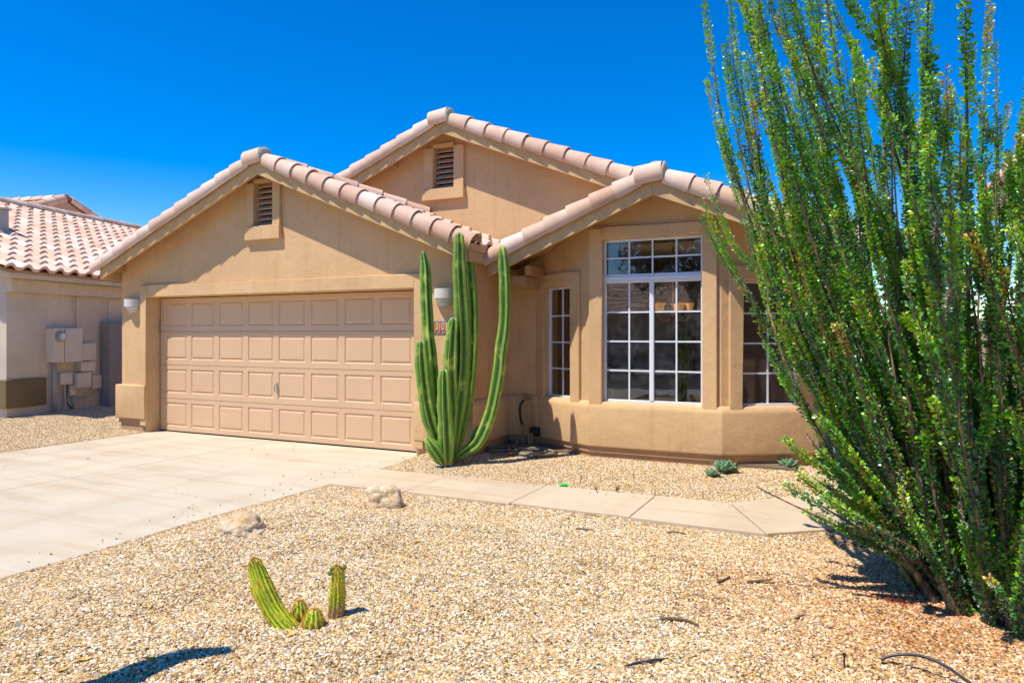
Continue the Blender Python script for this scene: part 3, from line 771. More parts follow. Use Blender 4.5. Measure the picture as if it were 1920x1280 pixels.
def slope_sheets(fn, apex, x0, x1, y0, y1, parent, sd, clipL=(), clipR=(), yr=None):
    # left slope: rises toward +x ; right slope rises toward -x
    Lv = (apex-x0)/cosp; tile_sheet('field_tiles', Vector((x0-.03, y0, fn(x0)+up_-.012)), (0,1,0), (cosp,0,cosp*PITCH), (-cosp*PITCH,0,cosp), y1-y0, Lv, parent, clips=clipL, seed=sd)
    y0r = y0 if yr is None else yr
    Lv = (x1-apex)/cosp; tile_sheet('field_tiles', Vector((x1+.03, y0r, fn(x1)+up_-.012)), (0,1,0), (-cosp,0,cosp*PITCH), (cosp*PITCH,0,cosp), y1-y0r, Lv, parent, clips=clipR, seed=sd+1)
slope_sheets(zg, GA, EX0, EX1, -.36, 1.34, rg, 11, [((GA,-.3,0), (1,1,0))], [((GA,-.3,0), (-1,1,0))])
tile_sheet('field_tiles', Vector((EX0, 1.34, GZ-PITCH*1.64+up_)), (1,0,0), (0,-cosp,cosp*PITCH), (0,cosp*PITCH,cosp), EX1-EX0, 1.64/cosp, rg, clips=[((GA,-.3,0), (-1,-1,0)), ((GA,-.3,0), (1,-1,0))], seed=14)
slope_sheets(zb, BA, BX0, BX1, .14, 1.33, rb, 21)
slope_sheets(zm, MA, EX0, BX1, 1.19, 12.25, rm, 31, yr=1.19)
# rake barrels
def rake(fn, apex, x0, x1, Y, parent, sd, trimR=None, trimL=None):
    xl = x0 if trimL is None else trimL; xr = x1 if trimR is None else trimR
    c = Vector((0, Y+.048, .030))
    run_tiles('rake_tiles', Vector((apex-.14, 0, fn(apex-.14)))+c, Vector((xl-.14, 0, fn(xl-.14)))+c, (0,-1,0), parent, seed=sd)
    run_tiles('rake_tiles', Vector((apex+.14, 0, fn(apex+.14)))+c, Vector((xr+.10, 0, fn(xr+.10)))+c, (0,-1,0), parent, seed=sd+1)
    # apex saddle tile, nearly level
    bm = B(); lay = bm.faces.layers.float.new('tint')
    barrel(bm, lay, Vector((apex+.12, 0, fn(apex)+.010))+c, Vector((apex-.19, 0, fn(apex)-.028))+c, (0,-1,0), (0,0,1), .138, .142, -42, 150, .35); fixn(bm)
    obj('saddle_tile', bm, M_tile, parent)
    # mortar: collars and plugged end of the ridge cap
    bm = B(); blob(bm, Vector((apex-.01, 0, fn(apex)+.055))+c+Vector((0,.10,0)), .125, 1.0, .55, 1.0, .12, 3, sd)
    blob(bm, Vector((apex+.13, 0, fn(apex)-.005))+c, .15, .22, .93, .93, .08, 3, sd+5)
    for v in bm.verts:
        v.co.z = max(v.co.z, fn(v.co.x)+.0)
    obj('mortar', bm, M_mortar, parent, smooth=True)
rake(zg, GA, EX0, EX1, -.5, rg, 41); rake(zb, BA, BX0, BX1, 0.0, rb, 51, trimL=BX0+.10); rake(zm, MA, EX0, BX1, 1.05, rm, 61, trimR=7.72, trimL=-.3)
# ridge and hip caps
c = Vector((0, 0, .045))
for sx in (1, -1):
    run_tiles('hip_tiles', Vector((GA+sx*.12, -.18, GZ-PITCH*.12))+c, Vector((GA+sx*1.64, 1.34, GZ-PITCH*1.64))+c, (1,-sx,0), rg, .105, .02, 0, 180, .40, 71+sx)
run_tiles('ridge_tiles', Vector((BA, .32, BZ))+c, Vector((BA, .25, BZ))+c, (1,0,0), rb, .11, .02, 0, 180, .4, 75)
run_tiles('ridge_tiles', Vector((BA, 1.34, BZ))+c, Vector((BA, .22, BZ))+c, (1,0,0), rb, .11, .02, 0, 180, .4, 76)
run_tiles('ridge_tiles', Vector((MA, 12.2, MZ))+c, Vector((MA, 1.25, MZ))+c, (1,0,0), rm, .11, .02, 0, 180, .4, 77)
# fascia boards
def rake_fascia(fn, apex, x0, x1, Y, parent, dz=.20, xr=None, xl=None):
    fr = Frame((0, Y), (1, Y)); xr = xr or x1; xl = x0 if xl is None else xl
    for (a, b) in ((xl, apex), (apex, xr)):
        bm = B(); prism(bm, fr, [(a, fn(a)-dz), (b, fn(b)-dz), (b, fn(b)-.002), (a, fn(a)-.002)], -.042, 0); fixn(bm); bevel(bm, .004, 1); obj('fascia', bm, M_fascia, parent)
rake_fascia(zg, GA, EX0, EX1, -.5, rg); rake_fascia(zb, BA, BX0, BX1, 0.0, rb); rake_fascia(zm, MA, EX0, BX1, 1.05, rm, xr=8.4)
bm = B(); box(bm, EX1-.02, EX1+.022, -.455, -.002, zg(EX1)-.20, zg(EX1)-.075); box(bm, EX1-.035, EX1+.04, -.455, -.004, zg(EX1)-.073, zg(EX1)+.02); bevel(bm, .004, 1); obj_each('eave_fascia', bm, M_fascia, rg)
bm = B(); box(bm, EX0-.02, EX0+.02, -.455, 1.3, zg(EX0)-.20, zg(EX0)-.002); bevel(bm, .004, 1); obj_each('eave_fascia', bm, M_fascia, rg)
bm = B(); box(bm, EX0-.02, EX0+.02, 1.31, 12.3, zm(EX0)-.20, zm(EX0)-.002); box(bm, BX1-.02, BX1+.02, .045, 12.3, zb(BX1)-.20, zb(BX1)-.004); bevel(bm, .004, 1); obj_each('eave_fascia', bm, M_fascia, rm)
# boxed beam and blocking under the bay's left eave; outlookers
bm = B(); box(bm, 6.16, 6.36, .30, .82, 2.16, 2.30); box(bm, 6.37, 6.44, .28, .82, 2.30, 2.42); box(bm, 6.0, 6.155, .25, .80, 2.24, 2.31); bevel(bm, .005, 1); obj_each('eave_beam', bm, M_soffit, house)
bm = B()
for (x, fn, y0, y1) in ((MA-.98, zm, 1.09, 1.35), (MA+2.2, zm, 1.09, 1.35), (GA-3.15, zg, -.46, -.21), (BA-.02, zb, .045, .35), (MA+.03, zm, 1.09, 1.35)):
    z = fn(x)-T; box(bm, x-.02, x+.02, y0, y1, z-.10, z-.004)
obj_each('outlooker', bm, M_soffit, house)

# interior of the bay room
bm = B(); box(bm, 5.9, 9.54, 5.2, 5.3, .05, 2.8); box(bm, 5.80, 5.9, .97, 5.2, .05, 2.8); box(bm, 9.45, 9.535, 1.1, 5.2, .05, 2.8); box(bm, 5.9, 9.53, 1.36, 5.2, 2.76, 2.86)
obj('interior_wall', bm, M_interior, house)
bm = B(); box(bm, 5.9, 9.54, .42, 5.2, .06, .10); obj('interior_floor', bm, M_floor, house)
bm = B(); box(bm, 5.91, 5.97, 2.46, 2.72, .1, 2.4); box(bm, 5.91, 5.95, 2.95, 3.6, .1, 2.4)
box(bm, 7.2, 7.85, 5.14, 5.19, .1, 2.1); obj_each('interior_door', bm, M_intdark, house)
bm = B(); box(bm, 5.91, 5.94, 1.6, 2.44, .3, 2.5)
obj('drape', bm, M_curtain, house)
# chandelier (own thing)
cp = onY(1262, 575, 1.9)
ch = thing('chandelier', (cp.x, cp.y, 2.76), 'lit amber glass chandelier hanging inside the centre bay window', 'chandelier')
bm = B(); tube(bm, [(cp.x,cp.y,2.76),(cp.x,cp.y,cp.z-.12)], .010); blob(bm, (cp.x,cp.y,cp.z-.12), .05, 1,1,1,0,2); obj('rod', bm, M_intdark, ch)
for k in range(5):
    a = 2*math.pi*k/5+.4; e_ = Vector((math.cos(a), math.sin(a), 0)); ctr = cp + e_*.23
    bm = B(); tube(bm, smooth_path([cp+Vector((0,0,-.14)), cp+e_*.14+Vector((0,0,-.20)), ctr+Vector((0,0,-.12)), ctr+Vector((0,0,-.07))], 4), .007, 6); arm = obj('arm', bm, M_intdark, ch)
    bm = B(); tube(bm, [ctr+Vector((0,0,z)) for z in (-.07,-.05,0,.05)], [.02,.035,.045,.062], 12, False); obj('glass_shade', bm, M_amber, ch)

cl = bpy.data.lights.new('chandelier_glow', 'POINT'); cl.energy = 7; cl.color = (1, .72, .42); cl.shadow_soft_size = .2
clo = bpy.data.objects.new('chandelier_glow', cl); COL.objects.link(clo); clo.location = (cp.x, cp.y, cp.z+.12)
# ---------------------------------------------------------------- wall lights, sign, hose bib
def wall_light(x, z, label):
    t = thing('wall_light', (x, -.21, z), label, 'wall light', 'white stepped wall lights beside the garage door')
    tiers = [(.145, .085, .20), (.122, -.02, .078), (.100, -.075, -.026)]
    for i, (r, zb_, zt) in enumerate([(.143, .050, .170), (.116, -.005, .048), (.088, -.045, -.007)]):
        bm = B(); n = 20; ring = lambda rr, zz: [bm.verts.new((x+rr*math.cos(math.pi*k/n), -.21-rr*math.sin(math.pi*k/n), z+zz)) for k in range(n+1)]
        a = ring(r*(.90 if i else .985), zb_); b = ring(r, zt); c_ = ring(r-.012, zt); d_ = ring(r-.02, zb_+.012)
        for k in range(n):
            for (p, q) in ((a,b),(b,c_),(c_,d_),(d_,a)): bm.faces.new((p[k], p[k+1], q[k+1], q[k]))
        if i: bm.faces.new(a)
        fixn(bm); obj('shade' if i == 0 else 'tier', bm, M_ceramic, t)
    bm = B(); tube(bm, [(x,-.26,z-.075),(x,-.26,z-.045)], .014); obj('finial', bm, M_ceramic, t)
    return t
wall_light(-.34, 1.945, 'white stepped half-round wall light left of the garage door')
wall_light(5.50, 1.955, 'white stepped half-round wall light right of the garage door, behind the cactus')

def text_mesh(name, s, size, mt, parent, loc, depth=.003):
    cu = bpy.data.curves.new(name, 'FONT'); cu.body = s; cu.size = size; cu.extrude = depth; cu.align_x = 'CENTER'; cu.align_y = 'CENTER'
    tmp = bpy.data.objects.new('tmp', cu); COL.objects.link(tmp); bpy.context.view_layer.update()
    me = bpy.data.meshes.new_from_object(tmp.evaluated_get(bpy.context.evaluated_depsgraph_get())); bpy.data.objects.remove(tmp)
    me.materials.clear(); me.materials.append(mt); o = bpy.data.objects.new(name, me); COL.objects.link(o); o.parent = parent; o.location = loc; o.rotation_euler = (R(90), 0, 0); return o
sx_, sz_ = 5.475, 1.647
sg = thing('house_number_sign', (sx_, -.21, sz_), 'colourful tile house number plate under the right wall light', 'sign')
bm = B(); box(bm, sx_-.175, sx_+.175, -.222, -.2105, sz_-.078, sz_+.078); bevel(bm, .003, 1); obj('plate', bm, M_orange, sg)
def tri(bm, pts, y):
    a = [bm.verts.new((p[0], y, p[1])) for p in pts]; b = [bm.verts.new((p[0], y+.002, p[1])) for p in pts]; bm.faces.new(a); bm.faces.new(b[::-1])
    for i in range(len(pts)): bm.faces.new((a[i], b[i], b[(i+1)%len(pts)], a[(i+1)%len(pts)]))
bm = B()
for k in range(5):
    xx = sx_-.14+.07*k; tri(bm, [(xx-.03,sz_+.076),(xx+.03,sz_+.076),(xx,sz_+.046)], -.2245); tri(bm, [(xx-.025,sz_-.076),(xx,sz_-.052),(xx+.025,sz_-.076)], -.2245)
fixn(bm); obj_each('teal_inlay', bm, M_teal, sg)
bm = B()
for k in range(4): xx = sx_-.105+.07*k; tri(bm, [(xx,sz_-.045),(xx-.014,sz_-.06),(xx,sz_-.073),(xx+.014,sz_-.06)], -.2245)
fixn(bm); obj_each('purple_inlay', bm, M_purple, sg)
dg = text_mesh('digits', '31038', .105, M_cream, sg, Vector((0, -.016, .002))); dg.scale = (.85, 1.15, 1)

# hose bib on a pipe with valve
bp = Vector((6.24, .70, .08)); hb = thing('hose_bib', bp, 'beige standpipe with garden tap in the corner by the bay', 'tap')
bm = B(); tube(bm, [(bp.x, bp.y, .0), (bp.x, bp.y, .70)], .019); tube(bm, [(bp.x+.03,bp.y+.02,.0),(bp.x+.03,bp.y+.02,.62)], .014); obj('pipe', bm, M_soffit, hb)
bm = B(); tube(bm, [(bp.x-.07,bp.y,.70),(bp.x+.02,bp.y,.705)], .022); tube(bm, [(bp.x-.05,bp.y,.70),(bp.x-.05,bp.y,.76)], .010); tube(bm, [(bp.x-.085,bp.y,.765),(bp.x-.015,bp.y,.765)], .012); obj('tap', bm, M_ochre, hb)
bm = B(); tube(bm, smooth_path([(bp.x-.07,bp.y-.01,.69),(bp.x-.12,bp.y-.03,.60),(bp.x-.115,bp.y-.03,.45),(bp.x-.09,bp.y-.02,.36)], 5), .016); box(bm, bp.x+.02, bp.x+.14, bp.y-.04, bp.y+.05, .26, .33); blob(bm, (bp.x+.11,bp.y,.25), .045,1,1,1,.1,2); obj('valve', bm, M_cable, hb)
bm = B(); tube(bm, [(bp.x-.09,bp.y-.02,.36),(bp.x-.07,bp.y-.03,.05)], .013); obj('pipe', bm, M_ochre, hb)
bm = B(); tube(bm, smooth_path([(5.99,.80,.42),(6.05,.79,.38),(6.2,.79,.37),(6.45,.75,.37),(6.46,.74,.29),(6.55,.69,.26),(6.58,.67,.22)], 4), .006, 6); tag(obj('drip_line', bm, M_util2), 'thin brown drip line running along the stem wall behind the tap', 'tube')
# garden hose: coils on the gravel
bm = B(); pts = []; c0 = Vector((6.42, .20)); hr = random.Random(12)
def hcoil(c0, loops, r0, r1, z0):
    q0 = (0, 0, r0)
    for lp in range(loops):
        q1 = (hr.uniform(-.05,.05), hr.uniform(-.03,.03), hr.uniform(r0, r1))
        for k in range(24):
            t = k/24; a = 2*math.pi*t; m_ = [q0[i]*(1-t)+q1[i]*t for i in range(3)]
            pts.append((c0.x+m_[0]+m_[2]*math.cos(a), c0.y+m_[1]+m_[2]*.72*math.sin(a), z0+.007*lp+.010*math.sin(a*2+lp*1.7)))
        q0 = q1
hcoil(c0+Vector((.12,-.03)), 7, .17, .31, .075); pts += [(6.3,.0,.09),(6.05,-.02,.075)]; hcoil(Vector((6.06,.22)), 5, .13, .24, .075)
pts += [(6.12,.42,.085),(6.10,.58,.11),(6.15,.69,.25)]
tube(bm, smooth_path(pts, 2), .0095, 7)
tag(obj('garden_hose', bm, M_hose, smooth=True), 'grey brown garden hose lying coiled on the gravel by the tap', 'hose')
p = onZ(957, 851, .09); bm = B(); blob(bm, p+Vector((0,0,.012)), .028, 1,1,.8,.15,3,2); tag(obj('ball', bm, M_red, smooth=True), 'small red ball beside the garden hose', 'ball')
p = onZ(1057, 911, .03); bm = B(); blob(bm, p+Vector((0,0,.012)), .05, 1.2,.6,.25,.7,3,5); tag(obj('plastic_scrap', bm, M_greenscrap), 'bright green plastic scrap on the gravel by the walkway', 'litter')

# ---------------------------------------------------------------- cacti
def ribbed(path, rads, ribs=6, depth=.33, sub=4, tip=True, cork=0.0, seg=8, sharp=.8, twist=0, rscale=None):
    """returns verts, faces, rib attr, cork attr, ridge points"""
    P = smooth_path(path, sub); m = len(P); rr = list(np.interp(np.linspace(0, 1, m), np.linspace(0, 1, len(rads)), rads)); L = [0]
    for i in range(1, m): L.append(L[-1]+(P[i]-P[i-1]).length)
    # resample densely
    tot = L[-1]; k = max(12, int(tot/.03)); Q = []; Rr = []
    for i in range(k+1):
        s = tot*i/k; j = min(m-2, max(0, next((q for q in range(m-1) if L[q+1] >= s), m-2))); t = (s-L[j])/max(1e-6, L[j+1]-L[j]); Q.append(P[j].lerp(P[j+1], t)); Rr.append(rr[j]*(1-t)+rr[j+1]*t)
    if tip:
        rt = Rr[-1]; d = (Q[-1]-Q[-2]).normalized(); end = Q[-1]
        for a in (20, 40, 58, 74, 86): Q.append(end + d*rt*1.1*math.sin(R(a))); Rr.append(rt*max(.04, math.cos(R(a))))
    n = ribs*seg; V = []; rib = []; ck = []; ridge = []
    t0 = (Q[1]-Q[0]).normalized(); x = t0.cross(Vector((.3,1,.1))).normalized()
    for i, p in enumerate(Q):
        t = (Q[min(i+1,len(Q)-1)]-Q[max(i-1,0)]).normalized(); x = (x-t*x.dot(t)).normalized(); y = t.cross(x)
        wob = 1+.10*noise.noise(Vector((p.x*5+3, p.y*5, p.z*4.5)))
        for q in range(n):
            th = 2*math.pi*q/n; prof_ = abs(math.sin(ribs*th/2))**sharp; rw = 1+.07*noise.noise(Vector((q//seg*7.3+p.x*3, p.z*9, p.y*3))); r_ = Rr[i]*wob*(1-depth*prof_)*rw
            v = p + (x*math.cos(th+twist*i)+y*math.sin(th+twist*i))*r_; V.append(v); rib.append(1-prof_)
            s = i/len(Q); ck.append(max(0, min(1, (cork-s)/.08+.5*noise.noise(v*12)))) if cork else ck.append(0)
            if q % seg == 0: ridge.append((v, (v-p).normalized(), t))
    Fc = [(i*n+q, i*n+(q+1)%n, (i+1)*n+(q+1)%n, (i+1)*n+q) for i in range(len(Q)-1) for q in range(n)]
    return V, Fc, rib, ck, ridge
def spine_mesh(ridge, L, per, step_, w=.0015, spread=.8, seed=0):
    rnd = random.Random(seed); V = []; Fc = []
    for i, (v, nrm, t) in enumerate(ridge):
        if rnd.random() > step_: continue
        for k in range(per):
            d = (nrm + Vector((rnd.uniform(-1,1), rnd.uniform(-1,1), rnd.uniform(-1,1)))*spread).normalized()
            s = d.cross(t); s = s.normalized()*w if s.length > 1e-4 else Vector((w,0,0)); b = len(V); l = L*rnd.uniform(.5, 1.2); o = v - nrm*.002
            V += [o+s, o-s, o+d*l]; Fc.append((b, b+1, b+2))
    return V, np.array(Fc)
def stem_obj(root, path, rads, mt, smt, name='stem', ribs=6, spl=.012, per=4, pstep=.5, **kw):
    V, Fc, rib, ck, ridge = ribbed(path, rads, ribs, **kw)
    o = np_obj(name, V, np.array(Fc), mt, root, {'rib': ('POINT', rib), 'cork': ('POINT', ck)}, smooth=True)
    sv, sf = spine_mesh(ridge, spl, per, pstep, seed=len(V)); 
    s = np_obj('spines', sv, sf, smt, root); s.parent = o; s['kind'] = 'stuff'
    return o
CB = Vector((5.80, -.66, .03))
cact = thing('columnar_cactus', CB, 'tall green many-armed columnar cactus beside the garage door', 'cactus')
D0 = 8.37
def PX(l, d=D0): return [onD(x, y, d+dd) for (x, y, dd) in l]
cer = dict(mt=M_cereus, smt=M_spine)
# each arm: px,py,depth offset along its centre line, then radii base->tip
arms = [
 ([(838,868,.0),(826,845,.02),(817,780,.05),(811,720,.06),(807,672,.06),(802,620,.06),(799,560,.06),(797,505,.06),(794,478,.06)], [.05,.07,.072,.072,.072,.07,.068,.058,.036], 5),
 ([(834,868,-.05),(824,838,-.06),(806,785,-.10),(796,730,-.12),(791,680,-.12),(790,650,-.12)], [.05,.07,.08,.078,.075,.062], 6),
 ([(846,868,.04),(850,820,.06),(860,760,.05),(867,690,.03),(868,620,.0),(865,560,-.03),(862,500,-.06),(861,446,-.08)], [.06,.085,.088,.088,.086,.082,.074,.050], 6),
 ([(848,868,.10),(856,830,.16),(868,780,.22),(878,720,.25),(883,650,.26),(884,580,.26),(880,520,.25),(877,470,.22)], [.05,.07,.078,.08,.078,.075,.068,.05], 6),
 ([(842,868,-.02),(845,800,-.04),(846,740,-.06),(845,690,-.07),(847,640,-.07),(850,606,-.07)], [.06,.078,.08,.078,.075,.058], 6),
 ([(838,870,-.14),(837,825,-.16),(834,760,-.17),(833,705,-.17)], [.065,.082,.080,.066], 6),
 ([(832,868,-.16),(826,858,-.18),(812,838,-.20),(804,826,-.20)], [.04,.075,.075,.045], 6),
 ([(858,858,-.02),(872,846,-.04),(893,832,-.06),(908,806,-.07),(919,775,-.08),(926,745,-.08),(934,700,-.08),(938,660,-.08),(943,625,-.08),(946,590,-.08),(946,540,-.08),(944,500,-.08),(942,470,-.08)], [.035,.055,.068,.072,.072,.070,.074,.07,.068,.062,.066,.06,.045], 5),
 ([(884,836,.06),(889,822,.07),(896,806,.08)], [.02,.05,.042], 6),
]
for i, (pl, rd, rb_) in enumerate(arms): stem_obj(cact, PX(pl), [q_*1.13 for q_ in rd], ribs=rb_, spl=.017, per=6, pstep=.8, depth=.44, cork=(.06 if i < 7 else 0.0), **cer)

# small golden torch cactus cluster
tc = thing('torch_cactus', onZ(570, 1188, .05), 'small leaning golden-spined cactus cluster in the front gravel', 'cactus')
d1 = 3.66
tkw = dict(mt=M_torch, smt=M_spinegold, depth=.16, sharp=1.0, spl=.022, per=7, pstep=.9, seg=5)
stem_obj(tc, PX([(566,1190,.0),(540,1176,0),(514,1144,.02),(493,1102,.04),(479,1060,.05)], d1), [.036,.056,.056,.054,.036], ribs=14, cork=.10, **tkw)
stem_obj(tc, PX([(630,1180,.10),(631,1150,.10),(633,1110,.10),(634,1074,.10)], d1), [.038,.042,.042,.034], ribs=12, cork=.35, **tkw)
stem_obj(tc, PX([(562,1168,.10),(562,1150,.10),(562,1140,.10)], d1), [.036,.050,.038], ribs=11, **tkw)
stem_obj(tc, PX([(587,1188,-.02),(588,1170,-.02),(589,1158,-.02)], d1), [.036,.054,.044], ribs=11, **tkw)
for (x, y, dd) in ((622,1066,.09),(630,1061,.11),(646,1062,.10),(618,1074,.07)):
    bm = B(); blob(bm, onD(x, y, d1+dd), .0115, 1,1,1.25,.1,2,x); obj('bud', bm, painted('bud_fuzz', (.16,.20,.05), .9) if 'bud_fuzz' not in bpy.data.materials else bpy.data.materials['bud_fuzz'], tc, smooth=True)

# cactus just outside the frame whose shadow falls into the corner
q = CAM + Vector((-_s*2.82+_c*-2.27, _c*2.82+_s*-2.27, 0)); q.z = .04
oc = thing('columnar_cactus', q, 'tall cactus just past the lower left corner casting its shadow on the gravel', 'cactus')
stem_obj(oc, [q, q+Vector((0,0,.6)), q+Vector((.02,.03,1.3)), q+Vector((.03,.05,2.0))], [.09,.115,.11,.06], ribs=6, spl=.014, per=4, pstep=.45, depth=.36, **cer)

# ---------------------------------------------------------------- agaves
def agave(c, r, n, label, mt, up=.9, wid=.30, seed=0, group='small agaves at the foot of the bay'):
    rnd = random.Random(seed); t = thing('agave', c, label, 'agave', group)
    V = []; Fc = []
    for k in range(n):
        f = k/n; a = k*2.39996; el = R(12+70*f*up); L = r*(1-.35*f)*rnd.uniform(.9,1.1); wd = r*wid*(1-.25*f)
        dr = Vector((math.cos(a), math.sin(a), 0)); sd = Vector((-math.sin(a), math.cos(a), 0)); m = 7; b = len(V)
        for i in range(m+1):
            s = i/m; e2 = el + R(18)*(s-.3); p = Vector(c) + dr*(.02+L*s*math.cos(e2)) + Vector((0,0,.01+L*s*math.sin(e2)))
            w_ = wd*(math.sin(math.pi*min(1, .18+.82*s))**.75)*(1 if s < .98 else .06); w_ = max(w_, .0008) if s < 1 else .0006
            nrm = Vector((-math.sin(e2)*dr.x, -math.sin(e2)*dr.y, math.cos(e2)))
            V += [p+sd*w_+nrm*w_*.35, p-nrm*.0, p-sd*w_+nrm*w_*.35, p-nrm*(.010*(1-s)+.001)]
        for i in range(m):
            q = b+i*4; Fc += [(q,q+1,q+5,q+4),(q+1,q+2,q+6,q+5),(q+2,q+3,q+7,q+6),(q+3,q,q+4,q+7)]
    np_obj('leaves', V, np.array(Fc), mt, t, smooth=True); return t
agave(Vector((8.855,.08,.06)), .175, 24, 'largest green agave rosette against the bay stem wall', M_agave, seed=1)
agave(Vector((8.76,-.17,.055)), .10, 16, 'tiny agave offset in front of the larger rosette', M_agave, seed=2)
agave(Vector((9.46,.57,.065)), .15, 18, 'green agave rosette at the right end of the bay', M_agave, seed=3)
agave(Vector((10.02,.85,.08)), .42, 26, 'big blue striped agave in the shade right of the bay', M_agaveb, .75, .13, 4, 'larger agaves')

# ---------------------------------------------------------------- boulders, twigs, tubes, litter
def boulder(c, sx, sy, sz, label, sd):
    bm = B(); bmesh.ops.create_icosphere(bm, subdivisions=5, radius=1)
    for v in bm.verts:
        n_ = v.co.normalized(); k = 1+.30*noise.noise(n_*1.3+Vector((sd,0,0)))+.12*noise.noise(n_*3.5+Vector((0,sd,0)))+.09*abs(noise.noise(n_*6+Vector((0,0,sd))))+.03*noise.noise(n_*16)
        k = 1+(k-1); v.co = Vector((n_.x*sx, n_.y*sy, n_.z*sz))*k
    bmesh.ops.translate(bm, verts=bm.verts, vec=Vector(c))
    return tag(obj('boulder', bm, M_rock, smooth=True), label, 'rock', 'half buried boulders in the gravel')
r1 = onZ(704, 945, .05); boulder((r1.x, r1.y+.08, .06), .21, .17, .165, 'pale rounded boulder next to the walkway edge', 2.3)
r2 = onZ(436, 1004, .05); boulder((r2.x, r2.y+.10, .04), .20, .17, .15, 'low half-buried boulder near the driveway edge', 7.1)
def twig(pxs, r_, label, z=None, name='twig', mt=M_twig, lift=.012, cat='twig', group='dry twigs lying on the gravel'):
    P = []
    for (x, y) in pxs:
        p = onZ(x, y, .05); 
        for _ in range(3): p = onZ(x, y, g(p.x, p.y)+lift)
        P.append(p)
    bm = B(); sp_ = smooth_path(P, 4) if len(P) > 2 else P
    k = len(sp_); tube(bm, sp_, [r_*(1-.5*i/k) for i in range(k)], 7)
    return tag(obj(name, bm, mt, smooth=True), label, cat, group)
twig([(1238,1158),(1270,1160),(1290,1163),(1310,1171)], .010, 'forked dry twig in the middle of the front gravel')
twig([(1401,1090),(1425,1088),(1448,1086)], .0095, 'straight dark twig left of the shrub shadow')
twig([(1345,1090),(1358,1086),(1368,1080)], .009, 'short curved twig beside the straight dark twig')
twig([(1080,990),(1095,991),(1112,993)], .006, 'thin twig near the walkway, nearest the driveway')
twig([(1250,997),(1270,997),(1287,1001)], .006, 'thin twig lying just below the walkway slab')
twig([(1493,1158),(1500,1154),(1510,1152)], .006, 'tiny twig in front of the shrub')
def arc_tube(pxs, hs, r_, label):
    P = []
    for (x, y), h in zip(pxs, hs): P.append(onZ(x, y, .06+h))
    bm = B(); tube(bm, smooth_path(P, 6), r_, 8); 
    return tag(obj('irrigation_tube', bm, M_tubeblk, smooth=True), label, 'tube', 'black irrigation tubes in the front gravel')
arc_tube([(1172,1250),(1195,1241),(1230,1236),(1265,1237),(1305,1246)], [0,.015,.03,.02,-.01], .0062, 'short black irrigation tube arching out of the gravel, left one at the bottom edge')
arc_tube([(1652,1236),(1668,1229),(1700,1226),(1735,1231),(1775,1249),(1830,1288)], [-.01,.01,.03,.04,.03,0], .0070, 'long black irrigation tube curving toward the bottom right corner')
def stub(x, y, h, label, r_=.006, cap=True, mt=M_tubeblk, lean=(0,0)):
    p = onZ(x, y, .05); p = onZ(x, y, g(p.x, p.y)); bm = B(); q = p+Vector((lean[0], lean[1], h)); tube(bm, [p-Vector((0,0,.02)), q], r_*.7, 7)
    if cap: tube(bm, [q, q+Vector((0,0,.014))], r_*1.4, 8)
    return tag(obj('irrigation_stub', bm, mt), label, 'emitter', 'irrigation stubs sticking out of the gravel')
stub(1583, 1250, .05, 'black capped irrigation stake between the two arched tubes', .006)
stub(1085, 912, .12, 'leaning dark stub above the walkway, tallest of the row', .005, False, M_twig, (.03,.02))
stub(1188, 898, .06, 'small dark stub near the bay in the gravel strip', .005, False)
stub(1228, 929, .07, 'dark stub right at the upper walkway edge', .005, False)
stub(1318, 934, .07, 'dark stub furthest right along the walkway edge', .005, False)
def tuft(x, y, label, sd):
    p = onZ(x, y, .04); rnd = random.Random(sd); bm = B()
    for k in range(12):
        a = rnd.uniform(0, 6.28); l = rnd.uniform(.03, .08); tube(bm, [p, p+Vector((math.cos(a)*l*.5, math.sin(a)*l*.5, l))], [.003,.001], 4)
    tag(obj('dry_tuft', bm, M_twig), label, 'dry plant', 'dead weed tufts by the walkway')
tuft(1118, 920, 'dead brown weed tuft at the walkway edge, left of two', 3); tuft(1157, 921, 'dead brown weed tuft at the walkway edge, right of two', 4)
def litter_leaf(x, y, label, s=.02, surf=None, mt=M_yleaf):
    p = onZ(x, y, .05); z = g(p.x, p.y) if surf is None else surf; p = onZ(x, y, z+.012); rnd = random.Random(x); a = rnd.uniform(0, 6.28); bm = B()
    d = Vector((math.cos(a), math.sin(a), rnd.uniform(-.1,.3))); e_ = Vector((-math.sin(a), math.cos(a), 0)); n_ = 6; L_ = []; R_ = []; C_ = []
    for i in range(n_+1):
        t = i/n_; w_ = s*.38*math.sin(math.pi*(.04+.92*t)); c_ = p + d*s*2*(t-.5) + Vector((0,0,.35*s*(t-.5)**2*4)); L_.append(bm.verts.new(c_+e_*w_+Vector((0,0,w_*.6)))); C_.append(bm.verts.new(c_)); R_.append(bm.verts.new(c_-e_*w_+Vector((0,0,w_*.6))))
    for i in range(n_): bm.faces.new((L_[i],L_[i+1],C_[i+1],C_[i])); bm.faces.new((C_[i],C_[i+1],R_[i+1],R_[i]))
    return tag(obj('fallen_leaf', bm, mt), label, 'leaf', 'dry fallen leaves')
